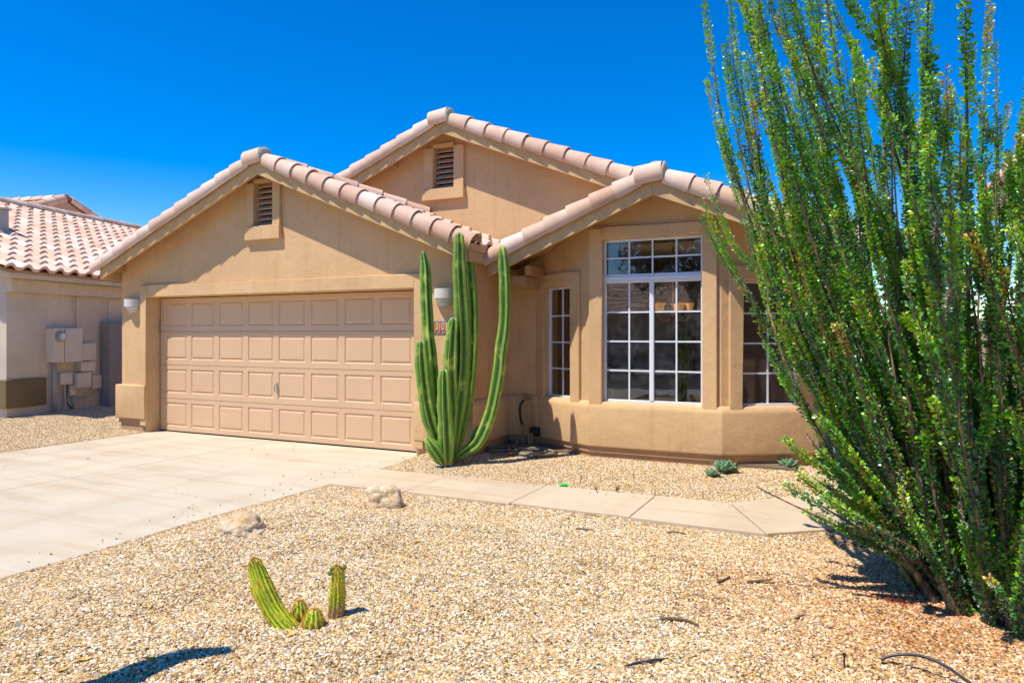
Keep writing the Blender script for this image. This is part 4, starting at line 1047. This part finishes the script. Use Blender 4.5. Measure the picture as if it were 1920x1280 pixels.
for (x, y, lb, s, sf) in ((160,1237,'yellow dry leaf on gravel near the bottom left corner',.03,None),(282,1236,'curled yellow leaf beside the cactus shadow',.035,None),(118,1256,'pale yellow leaf nearest the bottom left corner',.025,None),
    (365,979,'yellow leaf at the driveway edge by the low boulder',.03,None),(539,952,'small tan leaf on the gravel between the boulders',.025,None),(782,1014,'tan curled leaf in the gravel below the walkway',.035,None),
    (472,842,'brown leaf lying on the driveway near the garage door, nearest the middle',.03,0.002),(500,853,'tiny leaf on the driveway in front of the garage door',.02,0.002),(165,859,'thin brown leaf on the far left of the driveway',.03,0.002),
    (742,850,'dark leaf against the garage door threshold',.025,.002),(530,890,'thin pale leaf in the middle of the driveway',.03,.002),(545,1189,'yellow curled leaf at the foot of the leaning small cactus',.03,None)):
    litter_leaf(x, y, lb, s, sf)
# red petals under the shrub
V = []; Fc = []; rnd = random.Random(5)
for k in range(3200):
    a = rnd.uniform(0, 6.28); rr_ = abs(rnd.gauss(0, 1.0)); x = 10.35+rr_*math.cos(a)*1.0; y = -3.2+rr_*math.sin(a)*.75
    if y > WY0-.03 or x < 6: continue
    p = Vector((x, y, g(x, y)+rnd.uniform(.008,.018))); s = rnd.uniform(.004, .010); b = len(V); n_ = Vector((rnd.gauss(0,1), rnd.gauss(0,1), rnd.gauss(0,.4))).normalized(); m_ = n_.cross(Vector((.3,.2,1))).normalized()
    V += [p-n_*s, p-m_*s*.45, p+n_*s, p+m_*s*.45]; Fc.append((b,b+1,b+2,b+3))
tag(np_obj('fallen_petals', V, np.array(Fc), M_mulchred), 'small red fallen petals scattered on the gravel around the shrub', 'petals', kind='stuff')

# ---------------------------------------------------------------- the big shrub
SB = Vector((11.03, -2.92, .05))
shrub = thing('desert_shrub', SB, 'huge spiny ocotillo-like shrub with leafy whip stems at the right', 'shrub')
rv = Vector((_c, _s, 0)); fv = Vector((-_s, _c, 0))     # right of view, away from camera
rnd = random.Random(21); stems = []
def too_wide(P):
    """the shrub keeps a rounded outline: limit its reach toward the house by height"""
    for p in P:
        lat = -(p-SB).dot(rv); z = p.z
        lim = np.interp(z, [0, .85, 1.0, 1.3, 1.6, 1.9, 2.4, 5], [1.45, 1.45, 1.30, 1.36, 1.50, 1.62, 1.72, 1.78])
        if lat > lim: return True
    return False
def add_stem(base, az, el0, L, bend, r0, wig=.03, lod=1, elmax=88):
    n0 = len(stems)
    for k in range(8):
        P = grow_stem(base, az, el0, L, bend, r0, wig, lod, elmax)
        if wig < .025 or not too_wide(P): return P
        del stems[n0:]; az += rnd.uniform(-.7, .7); L *= .93; el0 = min(R(86), el0+R(3))
    return P
def grow_stem(base, az, el0, L, bend, r0, wig=.03, lod=1, elmax=88):
    """curve leaving at elevation el0 and bending toward vertical"""
    k = 26; p = Vector(base); P = [p.copy()]; d = Vector((math.cos(az), math.sin(az), 0)); ph = rnd.uniform(0, 6.28); sw = rnd.uniform(-.6,.6); kk = rnd.randint(5, 20); kz = rnd.uniform(-.8,.8); ke = rnd.uniform(-.28,.14); cz = 0 if wig < .025 else 1; kz *= cz; ke *= cz; sw *= .3+.7*cz
    for i in range(k):
        s = i/k; el = el0 + (R(elmax)-el0)*bend*s**.85; a = sw*s + wig*1.6*math.sin(ph+s*7) + (kz if i > kk else 0)
        dd = Vector((d.x*math.cos(a)-d.y*math.sin(a), d.x*math.sin(a)+d.y*math.cos(a), 0)); e2 = el + wig*1.5*math.sin(ph*1.7+s*9) + (ke if i > kk else 0)
        p = p + (dd*math.cos(e2)+Vector((0,0,math.sin(e2))))*(L/k); P.append(p.copy())
    stems.append((P, r0, lod))
    return P
azL = math.atan2(-rv.y, -rv.x)       # toward the left of the view
azC = math.atan2(-fv.y, -fv.x)       # toward the viewer
def base_at(az, spread): return SB + Vector((math.cos(az), math.sin(az), 0))*rnd.uniform(.03, spread) + Vector((0,0,rnd.uniform(-.17,-.10)))
NST = 150
for i in range(NST):
    az = rnd.uniform(0, 2*math.pi)
    if rnd.random() < .30: az = azL + rnd.gauss(0, .8)
    toward = math.cos(az-azC)                 # 1 when leaning at the viewer
    el = R(rnd.uniform(50, 86)); L = rnd.uniform(2.3, 4.3)
    if el < R(58): L *= .9
    if toward > .4: L *= .8; el = max(el, R(58))
    P = add_stem(base_at(az, .55), az, el, L, rnd.uniform(.25, .9), rnd.uniform(.011, .019), .045)
    if rnd.random() < .75:
        for _ in range(rnd.choice((1,2,2,3))):
            j = rnd.randint(8, 24); dv = (P[j+1]-P[j]).normalized(); e_ = math.asin(max(-1, min(1, dv.z))); a_ = math.atan2(dv.y, dv.x)+rnd.choice((-1,1))*rnd.uniform(.3,.8)
            add_stem(P[j], a_, max(R(35), e_-R(rnd.uniform(5,34))), rnd.uniform(.2, 1.1), .7, .008, .04, 2)
# shorter stems filling the lower body
for i in range(75):
    az = rnd.uniform(0, 2*math.pi); toward = math.cos(az-azC); el = R(rnd.uniform(38, 80)); L = rnd.uniform(.9, 2.1)
    if toward > .4: el = max(el, R(52)); L = min(L, 1.5)
    add_stem(base_at(az, .6), az, el, L, rnd.uniform(.3, .9), rnd.uniform(.010, .016))
# the low whips reaching left over the walkway, and the left fan
for (da, el, L, b) in ((-.05,26,1.42,.02),(.10,29,1.36,.04),(.20,29,1.25,.05),(.0,37,1.45,.04),(.25,42,1.5,.15),(.12,45,2.0,.45),(-.1,47,2.15,.55),(.05,48,2.5,.6),(.15,46,2.9,.85),(-.1,47,3.3,.9),(.3,46,2.5,.7),(.02,45,3.6,.98),(-.3,46,3.3,.9),(.0,43,2.4,.65),(-.2,44,1.8,.3),(.1,43,3.1,.8),(-.15,44,3.7,.95),(.2,48,3.6,.9),(-.05,29,1.25,.03),(.15,27,1.30,.03),(-.12,34,1.25,.03),(.05,50,4.2,.95),(-.2,51,4.3,.95),(.15,52,4.4,.95),(-.35,51,4.2,.95),(.3,52,4.3,.95),(0,54,4.3,.8),(.1,56,4.2,.7),(-.1,58,4.2,.8)):
    add_stem(SB - rv*rnd.uniform(.02,.3) + fv*rnd.uniform(-.1,.3), azL+da, R(el), L, b, .014, .02)
for i in range(75):                 # leafy shoots around the foot
    az = rnd.uniform(0, 2*math.pi) if i % 2 else azC + rnd.gauss(0, .9)
    add_stem(base_at(az, .40), az, R(rnd.uniform(44, 84)), rnd.uniform(.40, 1.15), rnd.uniform(.1, .8), .008, .03, 2)
for i in range(9):                  # grey dead canes
    az = azL + rnd.uniform(-1.4, 1.4)
    add_stem(base_at(az, .5), az, R(rnd.uniform(52, 78)), rnd.uniform(2.0, 3.6), rnd.uniform(.5, .9), .014, .05, 3)
for (da, el, L) in ((-.1,33,1.0),(.1,31,1.15),(.3,36,1.1),(-.3,34,1.05),(.0,40,1.3),(.2,42,1.35)):
    add_stem(SB - rv*rnd.uniform(.1,.4) + fv*rnd.uniform(-.2,.4), azL+da, R(el), L, .1, .013, .02)
# trunk + stems mesh (numpy tubes)
def build_stems():
    V = []; Fc = []; n = 6; base = 0
    for (P, r0, lod) in stems:
        k = len(P); x = Vector((1,0,0))
        for i, p in enumerate(P):
            t = (P[min(i+1,k-1)]-P[max(i-1,0)]).normalized(); x = (x-t*x.dot(t)).normalized(); y = t.cross(x); s = i/(k-1)
            r_ = r0*(1-.78*s) + (.009*math.exp(-s*10) if lod == 1 else 0)
            for q in range(n):
                a = 2*math.pi*q/n; V.append(p+(x*math.cos(a)+y*math.sin(a))*r_*(1+.22*math.sin(q*2.1+i)))
        for i in range(k-1):
            for q in range(n): Fc.append((base+i*n+q, base+i*n+(q+1)%n, base+(i+1)*n+(q+1)%n, base+(i+1)*n+q))
        base += k*n
    return V, np.array(Fc)
V, Fc = build_stems(); np_obj('stems', V, Fc, M_bark, shrub, smooth=True)
bm = B()
for (dx, dy, r_, h, lx, ly) in ((-.10,-.18,.075,.42,-.16,-.02),(.02,-.12,.06,.5,-.04,-.05),(-.22,.02,.055,.4,-.22,.05),(.16,-.10,.07,.45,.12,-.04),(.30,.05,.06,.5,.2,.1),(.0,.15,.07,.5,.0,.1),(-.30,.2,.05,.35,-.25,.1)):
    c_ = SB + rv*dx + fv*dy; tube(bm, smooth_path([c_-Vector((0,0,.06)), c_+rv*lx*.25+fv*ly*.25+Vector((0,0,h*.3)), c_+rv*lx+fv*ly+Vector((0,0,h))], 5), [r_*(1.25-.7*i/10)*(1+.12*math.sin(i*2.3)) for i in range(11)], 12)
obj('trunk', bm, M_bark, shrub, smooth=True)
# leaves
def build_leaves():
    rs = np.random.RandomState(3); PV = []; T = []; tone = []; size = []; SPV = []; 
    for si, (P, r0, lod) in enumerate(stems):
        A = np.array([tuple(p) for p in P]); seg = np.linalg.norm(np.diff(A, axis=0), axis=1); L = seg.sum(); cum = np.concatenate([[0], np.cumsum(seg)])
        if lod == 3: continue
        bare0 = .03 if lod == 2 else rs.uniform(.03, .14)/max(1, L/2); bare1 = 1.0 if rs.rand() > .12 else rs.uniform(.75, .95)
        npt = int(L*760); s = rs.uniform(bare0, bare1, npt)*L; s = np.round(s/.021)*.021 + rs.normal(0, .0035, npt)
        pos = np.stack([np.interp(s, cum, A[:, k]) for k in range(3)], 1)
        eps = .02; ps2 = np.stack([np.interp(np.minimum(s+eps, L), cum, A[:, k]) for k in range(3)], 1); ps1 = np.stack([np.interp(np.maximum(s-eps, 0), cum, A[:, k]) for k in range(3)], 1)
        t = ps2-ps1; t /= np.linalg.norm(t, axis=1)[:, None]+1e-9
        f = s/L; st = .34+.36*f+rs.uniform(-.14, .14)  # bluish lower leaves; inner shade and lit tops also painted into the tone
        clump = .16*np.sin(s*rs.uniform(6, 14)+rs.uniform(0, 6)); keep = rs.rand(npt) < (.72+.5*np.sin(s*rs.uniform(3, 9)+rs.uniform(0, 6))); tn = np.clip(st + clump + rs.uniform(-.22, .24, npt), 0, .93); hot = rs.rand() < .16
        if hot: tn = np.where((f > .9) & (rs.rand(npt) < .7), rs.uniform(.93, 1, npt), tn)
        tn = np.where(rs.rand(npt) < .004, 1.0, tn)
        szz = rs.uniform(.0080, .0165, npt)*(1.1-.22*f)*rs.uniform(.85, 1.2)
        PV.append(pos[keep]); T.append(t[keep]); tone.append(tn[keep]); size.append(szz[keep])
    pos = np.concatenate(PV); t = np.concatenate(T); tone = np.concatenate(tone); size = np.concatenate(size); n = len(pos)
    rr = rs.normal(size=(n, 3)); rad = rr - (rr*t).sum(1)[:, None]*t; rad /= np.linalg.norm(rad, axis=1)[:, None]+1e-9
    ax = rad*rs.uniform(.7, 1.0, n)[:, None] + t*rs.uniform(.1, .9, n)[:, None]; ax /= np.linalg.norm(ax, axis=1)[:, None]
    r2 = rs.normal(size=(n, 3)); sd = np.cross(ax, t*1.0 + r2*.8); sd /= np.linalg.norm(sd, axis=1)[:, None]+1e-9
    nr = np.cross(sd, ax); o = pos + rad*rs.uniform(.004, .015, n)[:, None]; z = size[:, None]
    V = np.empty((n, 5, 3)); V[:, 0] = o; V[:, 1] = o+ax*z*1.15+sd*z*.62+nr*z*.16; V[:, 2] = o+ax*z*1.95; V[:, 3] = o+ax*z*1.15-sd*z*.62+nr*z*.16; V[:, 4] = o+ax*z*1.0
    idx = np.arange(n)[:, None]*5
    Fa = np.concatenate([idx+np.array([[0,4,2,1]]), idx+np.array([[0,3,2,4]])], 0)
    return V.reshape(-1, 3), Fa, np.repeat(tone, 5)
LV, LF, LT = build_leaves()
np_obj('foliage', LV, LF, M_leaf, shrub, {'tone': ('POINT', LT)})
# spines on stems
SV = []; SF = []; rs = random.Random(9)
for (P, r0, lod) in stems:
    for i in range(len(P)-1):
        s = i/(len(P)-1)
        for _ in range(9 if s < .4 else 3):
            p = P[i].lerp(P[i+1], rs.random()); t = (P[i+1]-P[i]).normalized(); d = Vector((rs.gauss(0,1), rs.gauss(0,1), rs.gauss(0,1))); d = (d-t*d.dot(t)).normalized(); sd = d.cross(t)*.0016; l = rs.uniform(.015,.032)+r0*(1-s); b = len(SV)
            SV += [p+sd, p-sd, p+d*l+t*.006]; SF.append((b, b+1, b+2))
tag(np_obj('spines', SV, np.array(SF), M_spine, shrub), kind='stuff')

# ---------------------------------------------------------------- left neighbour
W0 = Vector((-3.41, .38, 0)); E_ = Vector((-.233, .972, 0)).normalized(); NN = Vector((E_.y, -E_.x, 0))
FN = Frame((W0.x, W0.y), (W0.x+E_.x, W0.y+E_.y))
TF = FN.hit(12, 620)[0]
nb = thing('neighbour_house', (W0.x-3, W0.y+2, 0), 'beige neighbouring house with pink tiled roof at the left', 'house')
bm = B(); prism(bm, FN, [(TF,-.1),(12,-.1),(12,2.62),(TF,2.62)], -9.4, 0); fixn(bm); obj('wall', bm, M_neigh, nb)
# gable triangle of front
bm = B()
for tt in (TF, 11.8):
    a = [FN.P(tt, 2.6, 0), FN.P(tt, 2.6, -9.4), FN.P(tt, 2.6+PITCH*4.7, -4.7)]; b = [p+E_*.15 for p in a]; A_ = [bm.verts.new(p) for p in a]; B_ = [bm.verts.new(p) for p in b]; bm.faces.new(A_); bm.faces.new(B_[::-1])
    for i in range(3): bm.faces.new((A_[i], B_[i], B_[(i+1)%3], A_[(i+1)%3]))
fixn(bm); obj_each('wall', bm, M_neigh, nb)
z_e = 2.66; OVH = .42
# frieze box and eave
bm = B(); fbox(bm, FN, TF-.3, 12.3, z_e-.13, z_e-.01, 0.02, OVH-.02); bevel(bm, .006, 1); obj('eave_fascia', bm, M_neigh, nb)
bm = B(); fbox(bm, FN, TF-.02, 12, z_e-.36, z_e-.135, 0, .14); bevel(bm, .01, 2); obj('frieze', bm, M_neigh, nb)
s0, _ = FN.hit(12, 735); s1, _ = FN.hit(83, 735)
bm = B(); fbox(bm, FN, TF-.06, s1, .26, .76, 0, .06); 
FNf = Frame((FN.P(TF,0,-8).x, FN.P(TF,0,-8).y), (FN.P(TF,0,0).x, FN.P(TF,0,0).y)); fbox(bm, FNf, 4, 8.06, .26, .76, 0, .058)
bevel(bm, .015, 2); obj('wainscot', bm, M_neighband, nb)
nbr = bpy.data.objects.new('roof', None); COL.objects.link(nbr); nbr.parent = nb; nbr.location = FN.P(4, 4.7, -4.7) - nb.location
LR = 13.2; WR = 4.7+OVH
tile_sheet('field_tiles', FN.P(TF-.45, z_e, OVH+.04), E_, -NN*cosp+Vector((0,0,cosp*PITCH)), NN*cosp*PITCH+Vector((0,0,cosp)), LR, WR/cosp, nbr, period=.33, course=.37, seed=81)
tile_sheet('field_tiles', FN.P(TF-.45, z_e, -9.4-OVH), E_, NN*cosp+Vector((0,0,cosp*PITCH)), -NN*cosp*PITCH+Vector((0,0,cosp)), LR, WR/cosp, nbr, period=.60, course=.72, seed=82)
bm = B(); zr = z_e+PITCH*WR
for sgn in (0, 1):
    w0, w1 = (OVH, -4.7) if sgn == 0 else (-9.4-OVH, -4.7)
    q = [FN.P(TF-.4, z_e-.012, w0), FN.P(12.6, z_e-.012, w0), FN.P(12.6, zr-.012, w1), FN.P(TF-.4, zr-.012, w1)]; A_ = [bm.verts.new(p) for p in q]; B_ = [bm.verts.new(p-Vector((0,0,.05))) for p in q]; bm.faces.new(A_); bm.faces.new(B_[::-1])
    for i in range(4): bm.faces.new((A_[i], B_[i], B_[(i+1)%4], A_[(i+1)%4]))
fixn(bm); obj('sheathing', bm, M_soffit, nbr)
run_tiles('ridge_tiles', FN.P(12.5, zr+.05, -4.7), FN.P(TF-.3, zr+.05, -4.7), NN, nbr, .12, .02, 0, 180, .42, 83)
# box vent on that roof
vv = onD(-28, 407, 14.2); bx = bpy.data.objects.new('roof_vent', None); COL.objects.link(bx); bx.parent = nb; bx.location = vv-nb.location
bm = B(); box(bm, vv.x-.32, vv.x+.27, vv.y-.3, vv.y+.3, vv.z-.45, vv.z+.16); box(bm, vv.x-.36, vv.x+.31, vv.y-.34, vv.y+.34, vv.z+.161, vv.z+.20); bevel(bm, .01, 1); obj('housing', bm, M_util2, bx)

# house behind with small pink gable
bh = thing('background_house', onD(110, 480, 21), 'tiled gable of a house peeking over the neighbour roof ridge', 'house')
a0 = onD(110, 378, 21); bm = B()
FB = Frame((a0.x+4.0*.20, a0.y-4.0*.98), (a0.x-4.0*.20, a0.y+4.0*.98)); zz = a0.z
prism(bm, FB, [(.4,0),(7.6,0),(7.6,zz-.2-PITCH*3.6),(4,zz-.2),(.4,zz-.2-PITCH*3.6)], -7, 0); fixn(bm); obj('wall', bm, M_neighright, bh)
sA = (FB.P(4,zz,.3), FB.d, FB.n)
for sg_ in (-1, 1):
    e0 = FB.P(4+sg_*4.0, zz-PITCH*4.0, .3); 
    tile_sheet('roof_tiles', e0 if sg_ < 0 else e0, -FB.n, (FB.d*(-sg_))*cosp+Vector((0,0,cosp*PITCH)), (FB.d*sg_)*cosp*PITCH+Vector((0,0,cosp)), 7.5, 4/cosp, bh, period=.32, course=.4, seed=90+sg_)
    run_tiles('rake_tiles', FB.P(4+sg_*.1, zz+.04, .3), FB.P(4+sg_*4.05, zz+.04-PITCH*4.0, .3), FB.n, bh, .12, .02, -50, 170, .36, 93+sg_)
    bm = B(); prism(bm, FB, [(4,zz-.22),(4+sg_*4,zz-.22-PITCH*4),(4+sg_*4,zz-.02-PITCH*4),(4,zz-.02)], .24, .29); fixn(bm); obj('fascia', bm, M_neighright, bh)
run_tiles('ridge_tiles', FB.P(4, zz+.06, -7), FB.P(4, zz+.06, .3), FB.d, bh, .12, .02, 0, 180, .4, 96)

# utility boxes on neighbour wall
def ubox(name, x0, y0, x1, y1, dep, label, door=False, meter=None, group=None):
    a0_, z1_ = FN.hit(x0, y0, dep); a1_, z0_ = FN.hit(x1, y1, dep)
    t = thing(name, FN.P((a0_+a1_)/2, z0_, 0), label, 'utility box', group)
    bm = B(); fbox(bm, FN, a0_, a1_, z0_, z1_, 0.0, dep-.012); bevel(bm, .004, 1); obj('housing', bm, M_util, t)
    if door:
        am = a0_+(a1_-a0_)*.38; bm = B(); fbox(bm, FN, a0_-.004, am-.004, z0_-.004, z1_+.01, dep-.012, dep); fbox(bm, FN, am+.004, a1_+.006, z0_-.004, z1_+.01, dep-.012, dep+.012); bevel(bm, .003, 1); obj('door', bm, M_util, t)
        bm = B(); fbox(bm, FN, am-.004, am+.004, z0_+.01, z1_-.01, dep-.02, dep-.004); obj('door_gap', bm, M_dark, t)
    else:
        bm = B(); fbox(bm, FN, a0_-.006, a1_+.006, z0_+.004, z1_+.006, dep-.012, dep); bevel(bm, .003, 1); obj('cover', bm, M_util, t)
    if meter:
        s_, z_ = FN.hit(meter[0], meter[1], dep+.05); bm = B(); c_ = FN.P(s_, z_, dep); tube(bm, [c_, c_+NN*.035], .105, 20); obj('meter_ring', bm, M_metal, t)
        bm = B(); tube(bm, [c_+NN*.035, c_+NN*.07, c_+NN*.08], [.092,.088,.062], 20); obj('meter_glass', bm, M_util2, t)
        bm = B(); tube(bm, [c_+NN*.0801, c_+NN*.082], .06, 16); fbox(bm, FN, s_-.04, s_+.035, z_+.005, z_+.02, dep+.0825, dep+.086); obj('meter_dial', bm, M_white, t)
    return t
G_ = 'small utility boxes below the electric panel'
ubox('electric_panel', 101, 616, 153, 677, .18, 'large beige electric service panel with round meter', True, (116, 631))
ubox('utility_box', 155, 644, 180, 675, .10, 'beige box touching the right side of the electric panel', group=G_)
ubox('utility_box', 153, 679, 179, 695, .12, 'small wide box right below the side box of the panel', group=G_)
ubox('utility_box', 114, 700, 136, 720, .10, 'square box under the panel feeding two grey conduits', group=G_)
ubox('utility_box', 146, 700, 171, 725, .16, 'deep square box at the centre right of the lower row', group=G_)
ubox('utility_box', 174, 704, 190, 727, .08, 'narrow box at the right end of the lower row', group=G_)
ubox('utility_box', 132, 723, 142, 740, .07, 'smallest narrow box hanging low in the middle', group=G_)
def wallpipe(pl, r_, label, off=.06, mt=M_util2, name='conduit', cat='conduit', group='conduits and wires on the neighbour wall'):
    P = [FN.P(*FN.hit(x, y, off), off) for x, y in pl]; bm = B(); tube(bm, smooth_path(P, 4) if len(P) > 2 else P, r_, 8)
    return tag(obj(name, bm, mt, smooth=True), label, cat, group)
wallpipe([(102,678),(102,776)], .042, 'thick grey conduit running down from the electric panel', .08)
wallpipe([(120,720),(122,745),(122,758),(117,773)], .024, 'grey conduit bending left below the square box')
wallpipe([(127,720),(125,748),(129,760),(139,768)], .010, 'thin dark cable below the square box', .05, M_cable)
wallpipe([(138,742),(138,770)], .026, 'short stub conduit rising from the gravel')
wallpipe([(141,678),(141,728)], .012, 'thin straight conduit hanging from the panel')
wallpipe([(142,616),(142,545)], .008, 'thin wire climbing the wall above the panel', .03)
wallpipe([(203,545),(202,620),(203,700),(196,725),(180,735),(168,742),(150,748),(138,742)], .009, 'slack cable swooping across the wall below the boxes', .05, M_util2, 'cable', 'cable')
wallpipe([(172,728),(160,740),(148,744),(140,735)], .007, 'short slack cable loop under the deep box', .05, M_util2, 'cable', 'cable')
wallpipe([(142,770),(165,766),(203,760)], .02, 'low pipe running along the base of the neighbour wall', .08)
# property wall between the houses
s0, _ = FN.hit(206, 650, .25); bm = B(); fbox(bm, FN, s0, 11, 0-.1, 1.80, .02, .25); bevel(bm, .01, 1); tag(obj('block_wall', bm, M_fencel), 'grey block wall in the gap beside the neighbour house', 'wall')
bm = B(); 
P = [onZ(x, y, .10) for x, y in ((-40,792),(0,786),(20,783),(50,783),(66,782))]; tube(bm, smooth_path(P, 4), .010, 6); tag(obj('drip_line', bm, M_cable, smooth=True), 'black drip line on the gravel at the far left', 'tube')

# ---------------------------------------------------------------- right side: fence and neighbour house
rn = thing('neighbour_house', (14, -1, 0), 'pinkish stucco house hidden behind the shrub at the right edge', 'house')
bm = B(); box(bm, 11.75, 19, -4.2, .85, -.1, 2.75); obj('wall', bm, M_neighright, rn)
bm = B(); box(bm, 11.33, 11.37, -4.5, 1.05, 2.72, 2.90); box(bm, 11.371, 11.80, -4.46, 1.0, 2.74, 2.78); obj('eave_fascia', bm, M_fascia, rn)
tile_sheet('roof_tiles', Vector((11.30, -4.5, 2.92)), (0,1,0), (cosp,0,cosp*PITCH), (-cosp*PITCH,0,cosp), 5.5, 4.1/cosp, rn, period=.30, course=.36, seed=101)
tile_sheet('roof_tiles', Vector((19.5, -4.5, 2.92)), (0,1,0), (-cosp,0,cosp*PITCH), (cosp*PITCH,0,cosp), 5.5, 4.1/cosp, rn, period=.30, course=.36, seed=102)
bm = B(); fr = Frame((0,.84),(1,.84)); prism(bm, fr, [(11.8,2.7),(19,2.7),(15.4,4.4)], -.02, .1); fr = Frame((0,-4.2),(1,-4.2)); prism(bm, fr, [(11.8,2.7),(19,2.7),(15.4,4.4)], -.1, .0); fixn(bm); obj_each('wall', bm, M_neighright, rn)
bm = B(); box(bm, 9.73, 24, 5.0, 5.2, -.1, 1.75); box(bm, 9.73, 24, 4.97, 5.23, 1.751, 1.80); bevel(bm, .01, 1); tag(obj('garden_wall', bm, M_fence), 'tan garden wall closing the gap behind the shrub', 'wall')

# ---------------------------------------------------------------- across the street (seen in reflections)
ah = thing('house', (0, -30, 0), 'tan house across the street behind the viewer', 'house')
bm = B(); box(bm, -8, 6, -38, -29, -.2, 2.8); obj('wall', bm, M_neigh, ah)
tile_sheet('roof', Vector((-8.6, -28.5, 2.7)), (1,0,0), (0,-cosp,cosp*PITCH), (0,cosp*PITCH,cosp), 15.2, 5.5/cosp, ah, period=.6, course=.7, seed=111)
def street_tree(x, y, h, rr_, label, sd):
    t = thing('street_tree', (x, y, -.2), label, 'tree', 'trees across the street'); bm = B()
    tube(bm, [(x,y,-.3),(x+.1,y,h*.35),(x,y+.1,h*.6)], [.2,.14,.08], 8)
    for k in range(6):
        a = k*1.05; tube(bm, [(x+.05,y,h*.38),(x+math.cos(a)*rr_*.6, y+math.sin(a)*rr_*.6, h*.75)], [.07,.02], 6)
    obj('trunk', bm, M_bark, t)
    rs = np.random.RandomState(sd); n = 7000; d = rs.normal(size=(n,3)); d /= np.linalg.norm(d, axis=1)[:,None]; lob = rs.normal(size=(14,3)); lob /= np.linalg.norm(lob,axis=1)[:,None]; li = rs.randint(0,14,n)
    c_ = np.array([x,y,h*.68]) + lob[li]*np.array([rr_*.62,rr_*.62,h*.20]) + d*(rs.rand(n)**.4)[:,None]*rr_*.42
    u_ = rs.normal(size=(n,3))*.06; w2 = rs.normal(size=(n,3))*.05; V = np.stack([c_-u_, c_-w2, c_+u_, c_+w2], 1).reshape(-1,3)
    np_obj('crown', V, np.arange(n*4).reshape(-1,4), M_treeleaf, t)
street_tree(9.5, -24, 7.0, 3.2, 'broad tree across the street straight behind the viewer', 1)
street_tree(3.0, -26, 8.5, 3.6, 'tallest tree across the street in front of the tan house', 2)
street_tree(17, -25, 6.5, 3.2, 'tree across the street behind the right shrub', 3)
street_tree(-5, -25, 7.5, 3.4, 'tree across the street furthest toward the garage side', 4)
print('leaves', len(LF)//2, 'stems', len(stems))
